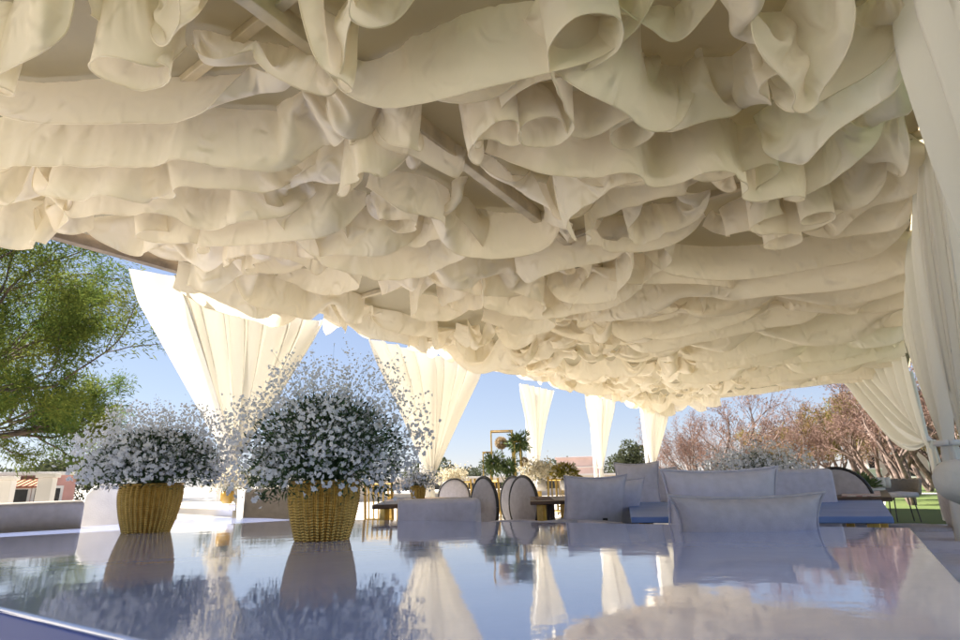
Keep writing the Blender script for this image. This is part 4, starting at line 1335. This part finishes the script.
TREES = {}
def tree_row():
    protos = {}
    specs = [  # px of trunk, range, height, kind, label
        (690, 26, 4.0, 0, 'reddish bare shrub tree just right of the far corner curtain'),
        (738, 24, 5.4, 1, 'tall open bare tree with golden leaves low in its crown'),
        (775, 30, 3.7, 2, 'yellow brown tree behind the flower mound'),
        (808, 25, 4.0, 0, 'pinkish bare tree with a dense twiggy crown right of the golden one'),
        (832, 31, 4.7, 0, 'pinkish bare tree further back above the pale chair back'),
        (860, 27, 5.2, 2, 'yellow green tree rising behind the low swag of the right curtain'),
        (884, 22, 4.5, 0, 'pinkish bare tree in front of the pink house on the right'),
        (905, 19, 4.6, 1, 'dark limbed bare tree beside the woven tub chair'),
        (944, 22, 5.2, 0, 'pinkish bare tree seen between the tied curtains'),
        (975, 20, 5.6, 0, 'rusty bare tree at the right edge behind the bolster'),
        (712, 33, 3.9, 0, 'hazy pink bare tree far behind the tall open tree'),
        (760, 36, 4.1, 0, 'hazy pink bare tree in the back row above the lilac cushion'),
        (668, 34, 3.4, 1, 'thin bare bush low beside the far corner curtain'),
        (925, 30, 5.4, 2, 'brownish tree in the back row above the tub chair')]
    for i, (px, rr_, h, kd, lab) in enumerate(specs):
        p = Q(px, 470, rr_)
        if kd not in protos:
            m_ = (M_TWIG, M_TWIG, M_AUTUMN)[kd]
            protos[kd] = (bare_tree('bare_tree' if kd < 2 else 'autumn_tree', lab, (p[0], p[1], 0), 5.0, 40 + kd, m_, (2, 1, 3)[kd], (.028, .035, .055)[kd], 'trees along the lawn', 4 if kd != 1 else 3), None)[0]
            o = protos[kd]
        else:
            o = copy_thing(protos[kd], (p[0], p[1], 0), 0, lab, 'trees along the lawn')
        o.rotation_euler = (0, 0, i * 1.37)
        o.scale = (h / 5.0 * .92,) * 3


tree_row()

# the big feathery tree on the left
p = Q(-128, 400, 13.5)
t = thing('feathery_tree', 'large feathery green tree with drooping sprays at the left edge', 'tree', (p[0], p[1], 0))
mb = MB(); ml = MB(); P_, D_ = [], []
r = np.random.default_rng(5)
for k in range(9):
    a = 2 * math.pi * k / 9 + .3
    segs, tips = branches((0, 0, 1.5), (.85 * math.cos(a), .85 * math.sin(a), .42 + .7 * r.random()), 2.3, .09, 4, (4, 4, 3, 3), .55, .10, 300 + k, .66)
    for pts, rad, lv in segs:
        if lv <= 3: mb.tube(pts, np.maximum(rad, .007), 6 if lv < 2 else 4, cap=False)
        if lv >= 2:
            for q in range(len(pts) - 1):
                for _ in range(17 if lv > 2 else 6):
                    b = pts[q] + (pts[q + 1] - pts[q]) * r.random() + r.normal(size=3) * .10
                    P_.append(b); D_.append((pts[q + 1] - pts[q]) / np.linalg.norm(pts[q + 1] - pts[q]) + r.normal(size=3) * .75 + np.array([0, 0, -.12]))
mb.tube([[0, 0, 0], [.05, 0, .7], [0, 0, 1.5]], [.24, .19, .16], 12)
mb.build('trunk', M_BARK, t, smooth=True, local=True)
P_ = np.array(P_); D_ = np.array(D_); print('baskets', b1, b2, 'corners', qa, qb, qc, qd); print('left leaves', len(P_))
leaf_mesh(ml, P_, D_, r.uniform(.07, .15, len(P_)), .020, .12)
ml.build('crown', M_TREELEAF, t, local=True)


# far shrubs and bushes
def shrub(label, px, rr_, wd, h, seed, group='dark shrubs on the horizon', m=None):
    p = Q(px, 470, rr_); t = thing('shrub', label, 'shrub', (p[0], p[1], 0), 0, group)
    r = np.random.default_rng(seed); n = 2600
    lob = r.normal(size=(9, 3)) * np.array([wd * .28, wd * .2, h * .16]) + [0, 0, h * .55]
    c_ = lob[r.integers(0, 9, n)]; d_ = r.normal(size=(n, 3)); d_ /= np.linalg.norm(d_, axis=1)[:, None]
    pts = c_ + d_ * r.uniform(.3, 1, n)[:, None] ** .5 * np.array([wd * .22, wd * .22, h * .36]); pts[:, 2] = pts[:, 2].clip(.05)
    ml = MB(); leaf_mesh(ml, pts, d_ + r.normal(size=d_.shape) * .5, h * .09, h * .05)
    ml.build('foliage', m or M_SHRUB, t, local=True)
    mb = MB()
    for q in range(4): mb.tube([[r.normal() * .1, r.normal() * .1, 0], lob[q]], [.06, .02], 5)
    mb.build('stem', M_BARK, t, local=True)


for i, (px, rr_, wd, h, lab) in enumerate((
        (12, 60, 7, 2.6, 'low dark shrub above the clay tiled house at the far left'), (48, 58, 6, 3.4, 'round grey green shrub behind the white parapet left of the flower basket'), (85, 60, 6, 3.2, 'round grey shrub beside the left flower basket'),
        (438, 56, 5, 3.0, 'dark shrub at the foot of the second curtain'), (462, 60, 4, 2.2, 'small dark shrub on the horizon left of the gold frame'), (478, 62, 5, 2.0, 'low dark shrub on the horizon behind the gold frame'),
        (550, 55, 4, 2.4, 'grey shrub on the horizon left of the pale pink parapet'), (611, 55, 3.5, 2.2, 'small dark shrub right of the pale pink parapet'), (632, 50, 3.6, 3.0, 'olive bush on the horizon left of the far corner curtain'),
        (270, 56, 8, 3.0, 'dark shrub glimpsed through the big flower basket'), (350, 60, 8, 2.6, 'dark shrub hidden low behind the big flower basket'))):
    shrub(lab, px, rr_, wd, h, 70 + i)

# ------------------------------------------------------------------ buildings and walls
def wall_run(label, a, b, h, thick, m, name='garden_wall', coping=True, slots=()):
    a = np.array(a)[:2]; b = np.array(b)[:2]; d = (b - a); L_ = np.linalg.norm(d); d /= L_; n = np.array([-d[1], d[0]])
    c = (a + b) / 2; t = thing(name, label, 'wall', (c[0], c[1], 0))
    MB().prism([a - n * thick / 2, b - n * thick / 2, b + n * thick / 2, a + n * thick / 2], 0, h).build('wall_body', m, t)
    if coping:
        e = thick / 2 + .06
        MB().prism([a - n * e - d * .05, b - n * e + d * .05, b + n * e + d * .05, a + n * e - d * .05], h + .002, h + .10).build('coping', M_WHITEWALL, t, bevel=.01)
    for s_, w_, z0, z1 in slots:
        p0 = a + d * s_; 
        for sg in (-1, 1):
            q0 = p0 + n * sg * (thick / 2 - .02); q1 = p0 + d * w_ + n * sg * (thick / 2 - .02); e2 = n * sg * .03
            MB().prism([q0, q1, q1 + e2, q0 + e2], z0, z1).build('opening', M_GLASSDARK, t)
    return t


A, B = Q(330, 480, 30), Q(640, 480, 36)
Lw = np.linalg.norm((B - A)[:2])
wall_run('long low cream garden wall along the horizon behind the curtains', A, B, 1.0, .3, M_CREAMWALL, slots=[(i * 1.6 + .5, .8, .35, .75) for i in range(int(Lw / 1.6))])
# pale pink parapet block
def house(name, label, px0, px1, rr_, z1, m, depth=6.0, parts=None):
    a = Q(px0, 470, rr_)[:2]; b = Q(px1, 470, rr_)[:2]; d = (b - a) / np.linalg.norm(b - a); n = np.array([-d[1], d[0]])
    if n @ a < 0: n = -n
    c = (a + b) / 2 + n * depth / 2; t = thing(name, label, 'building', (c[0], c[1], 0))
    MB().prism([a, b, b + n * depth, a + n * depth], 0, z1).build('wall', m, t)
    return t, a, b, d, n


t, a, b, d, n = house('garden_building', 'pale pink flat topped block beyond the wall beside the narrow cream curtain', 557, 601, 40, 2.15, M_PALEPINK, 3)
MB().prism([a - d * .1 - n * .1, b + d * .1 - n * .1, b + d * .1 + n * 3.1, a - d * .1 + n * 3.1], 2.152, 2.27).build('coping', M_PALEPINK, t, bevel=.02)
MB().prism([a - n * .04, b - n * .04, b - n * .002, a - n * .002], 1.55, 1.62).build('string_course', M_WHITEWALL, t)

# the villa at the left: white parapet, clay tile awning, pink wall with a round bottomed opening
t, a, b, d, n = house('villa', 'pink villa with a white parapet and a clay tile awning at the far left', -120, 78, 30, 1.52, M_PINKWALL, 5)
Lh = np.linalg.norm(b - a)
MB().prism([a - n * .05, b - n * .05, b + n * 5.05, a + n * 5.05], 1.524, 1.66).build('parapet', M_WHITEWALL, t, bevel=.02)
def tiles(s0, s1):
    p0 = a + d * s0; p1 = a + d * s1
    mb = MB(); na = 40; G = np.zeros((6, na * 4, 3))
    for i in range(6):
        for j in range(na * 4):
            q = p0 + (p1 - p0) * j / (na * 4 - 1) - n * (.06 + .8 * i / 5)
            G[i, j] = [q[0], q[1], 1.42 - .42 * i / 5 + .035 * abs(math.sin(j * math.pi / 4))]
    o = mb.grid(G).build('tile_awning', M_TILE, t, smooth=True); o.modifiers.new('s', 'SOLIDIFY').thickness = .03


def at(px):
    dd = ray(px, 480)[:2]; A_ = np.array([d, -dd]).T
    return float(np.linalg.solve(A_, -a)[0])


tiles(at(-110), at(9)); tiles(at(14), at(40))
def opening(px0, px1, z0, z1, roundb=False, nm='window'):
    s0, s1 = at(px0), at(px1); m0 = (s0 + s1) / 2; hw = (s1 - s0) / 2
    def shape(grow):
        pts = []
        if roundb:
            for q in range(17):
                w_ = math.pi + math.pi * q / 16
                pts.append((m0 + (hw + grow) * math.cos(w_), z0 + hw * .9 + (hw * .9 + grow) * math.sin(w_)))
            pts += [(m0 + hw + grow, z1 + grow), (m0 - hw - grow, z1 + grow)]
        else: pts = [(m0 - hw - grow, z0 - grow), (m0 + hw + grow, z0 - grow), (m0 + hw + grow, z1 + grow), (m0 - hw - grow, z1 + grow)]
        return pts
    def slab(pts, y0, y1, nm_, mm, par):
        mb = MB(); k = len(pts); v = []
        for y in (y0, y1):
            for s_, z in pts:
                q = a + d * s_ - n * y; v.append([q[0], q[1], z])
        mb.add(v, [tuple(range(k)), tuple(range(k, 2 * k))[::-1]] + [(i, (i + 1) % k, k + (i + 1) % k, k + i) for i in range(k)])
        return mb.build(nm_, mm, par)
    f = slab(shape(.10), .002, .05, nm, M_WHITEWALL, t)
    slab(shape(0), .051, .06, 'pane', M_GLASSDARK, f)


opening(17, 30, .32, .98, True); opening(37, 44, .05, 1.0, False, 'door'); opening(56, 62, .05, 1.0, False, 'door'); opening(-40, -10, .4, 1.0)
for j, (px, rr_, lab) in enumerate(((6, 17, 'white square pillar at the far left over the grey sofa back'), (46, 15, 'white square pillar between the grey sofa back and the left basket'), (-40, 19, 'white square pillar outside the left edge'))):
    p = Q(px, 490, rr_)
    if j == 2: continue
    t2 = thing('pillar', lab, 'pillar', (p[0], p[1], 0), 0, 'white pillars')
    MB().box((0, 0, .58), (.26, .26, 1.16)).build('shaft', M_WHITEWALL, t2, bevel=.01, local=True)
    MB().box((0, 0, 1.205), (.34, .34, .08)).build('cap', M_WHITEWALL, t2, bevel=.01, local=True)
    t2.rotation_euler = (0, 0, .3)

# pink house behind the lawn at the right
t, a, b, d, n = house('house', 'pale pink house behind the bare trees beyond the lawn', 852, 1010, 44, 2.6, M_PALEPINK, 8)
mid = 2.6
s = np.linalg.norm(b - a)
rv = []
for y in (-.5, 8.5):
    for s_, z in ((-.4, 2.602), (s / 2, 4.3), (s + .4, 2.602)):
        q = a + d * s_ + n * y; rv.append([q[0], q[1], z])
MB().add(rv, [(0, 1, 2), (5, 4, 3), (0, 3, 4, 1), (1, 4, 5, 2), (0, 2, 5, 3)]).build('roof', M_PALEPINK, t)
for px in (872, 893, 912, 934): opening(px, px + 7, .5, 1.8)
wall_run('white garden wall at the back of the lawn below the bare trees', Q(700, 470, 38), Q(880, 470, 42), .9, .25, M_WHITEWALL)
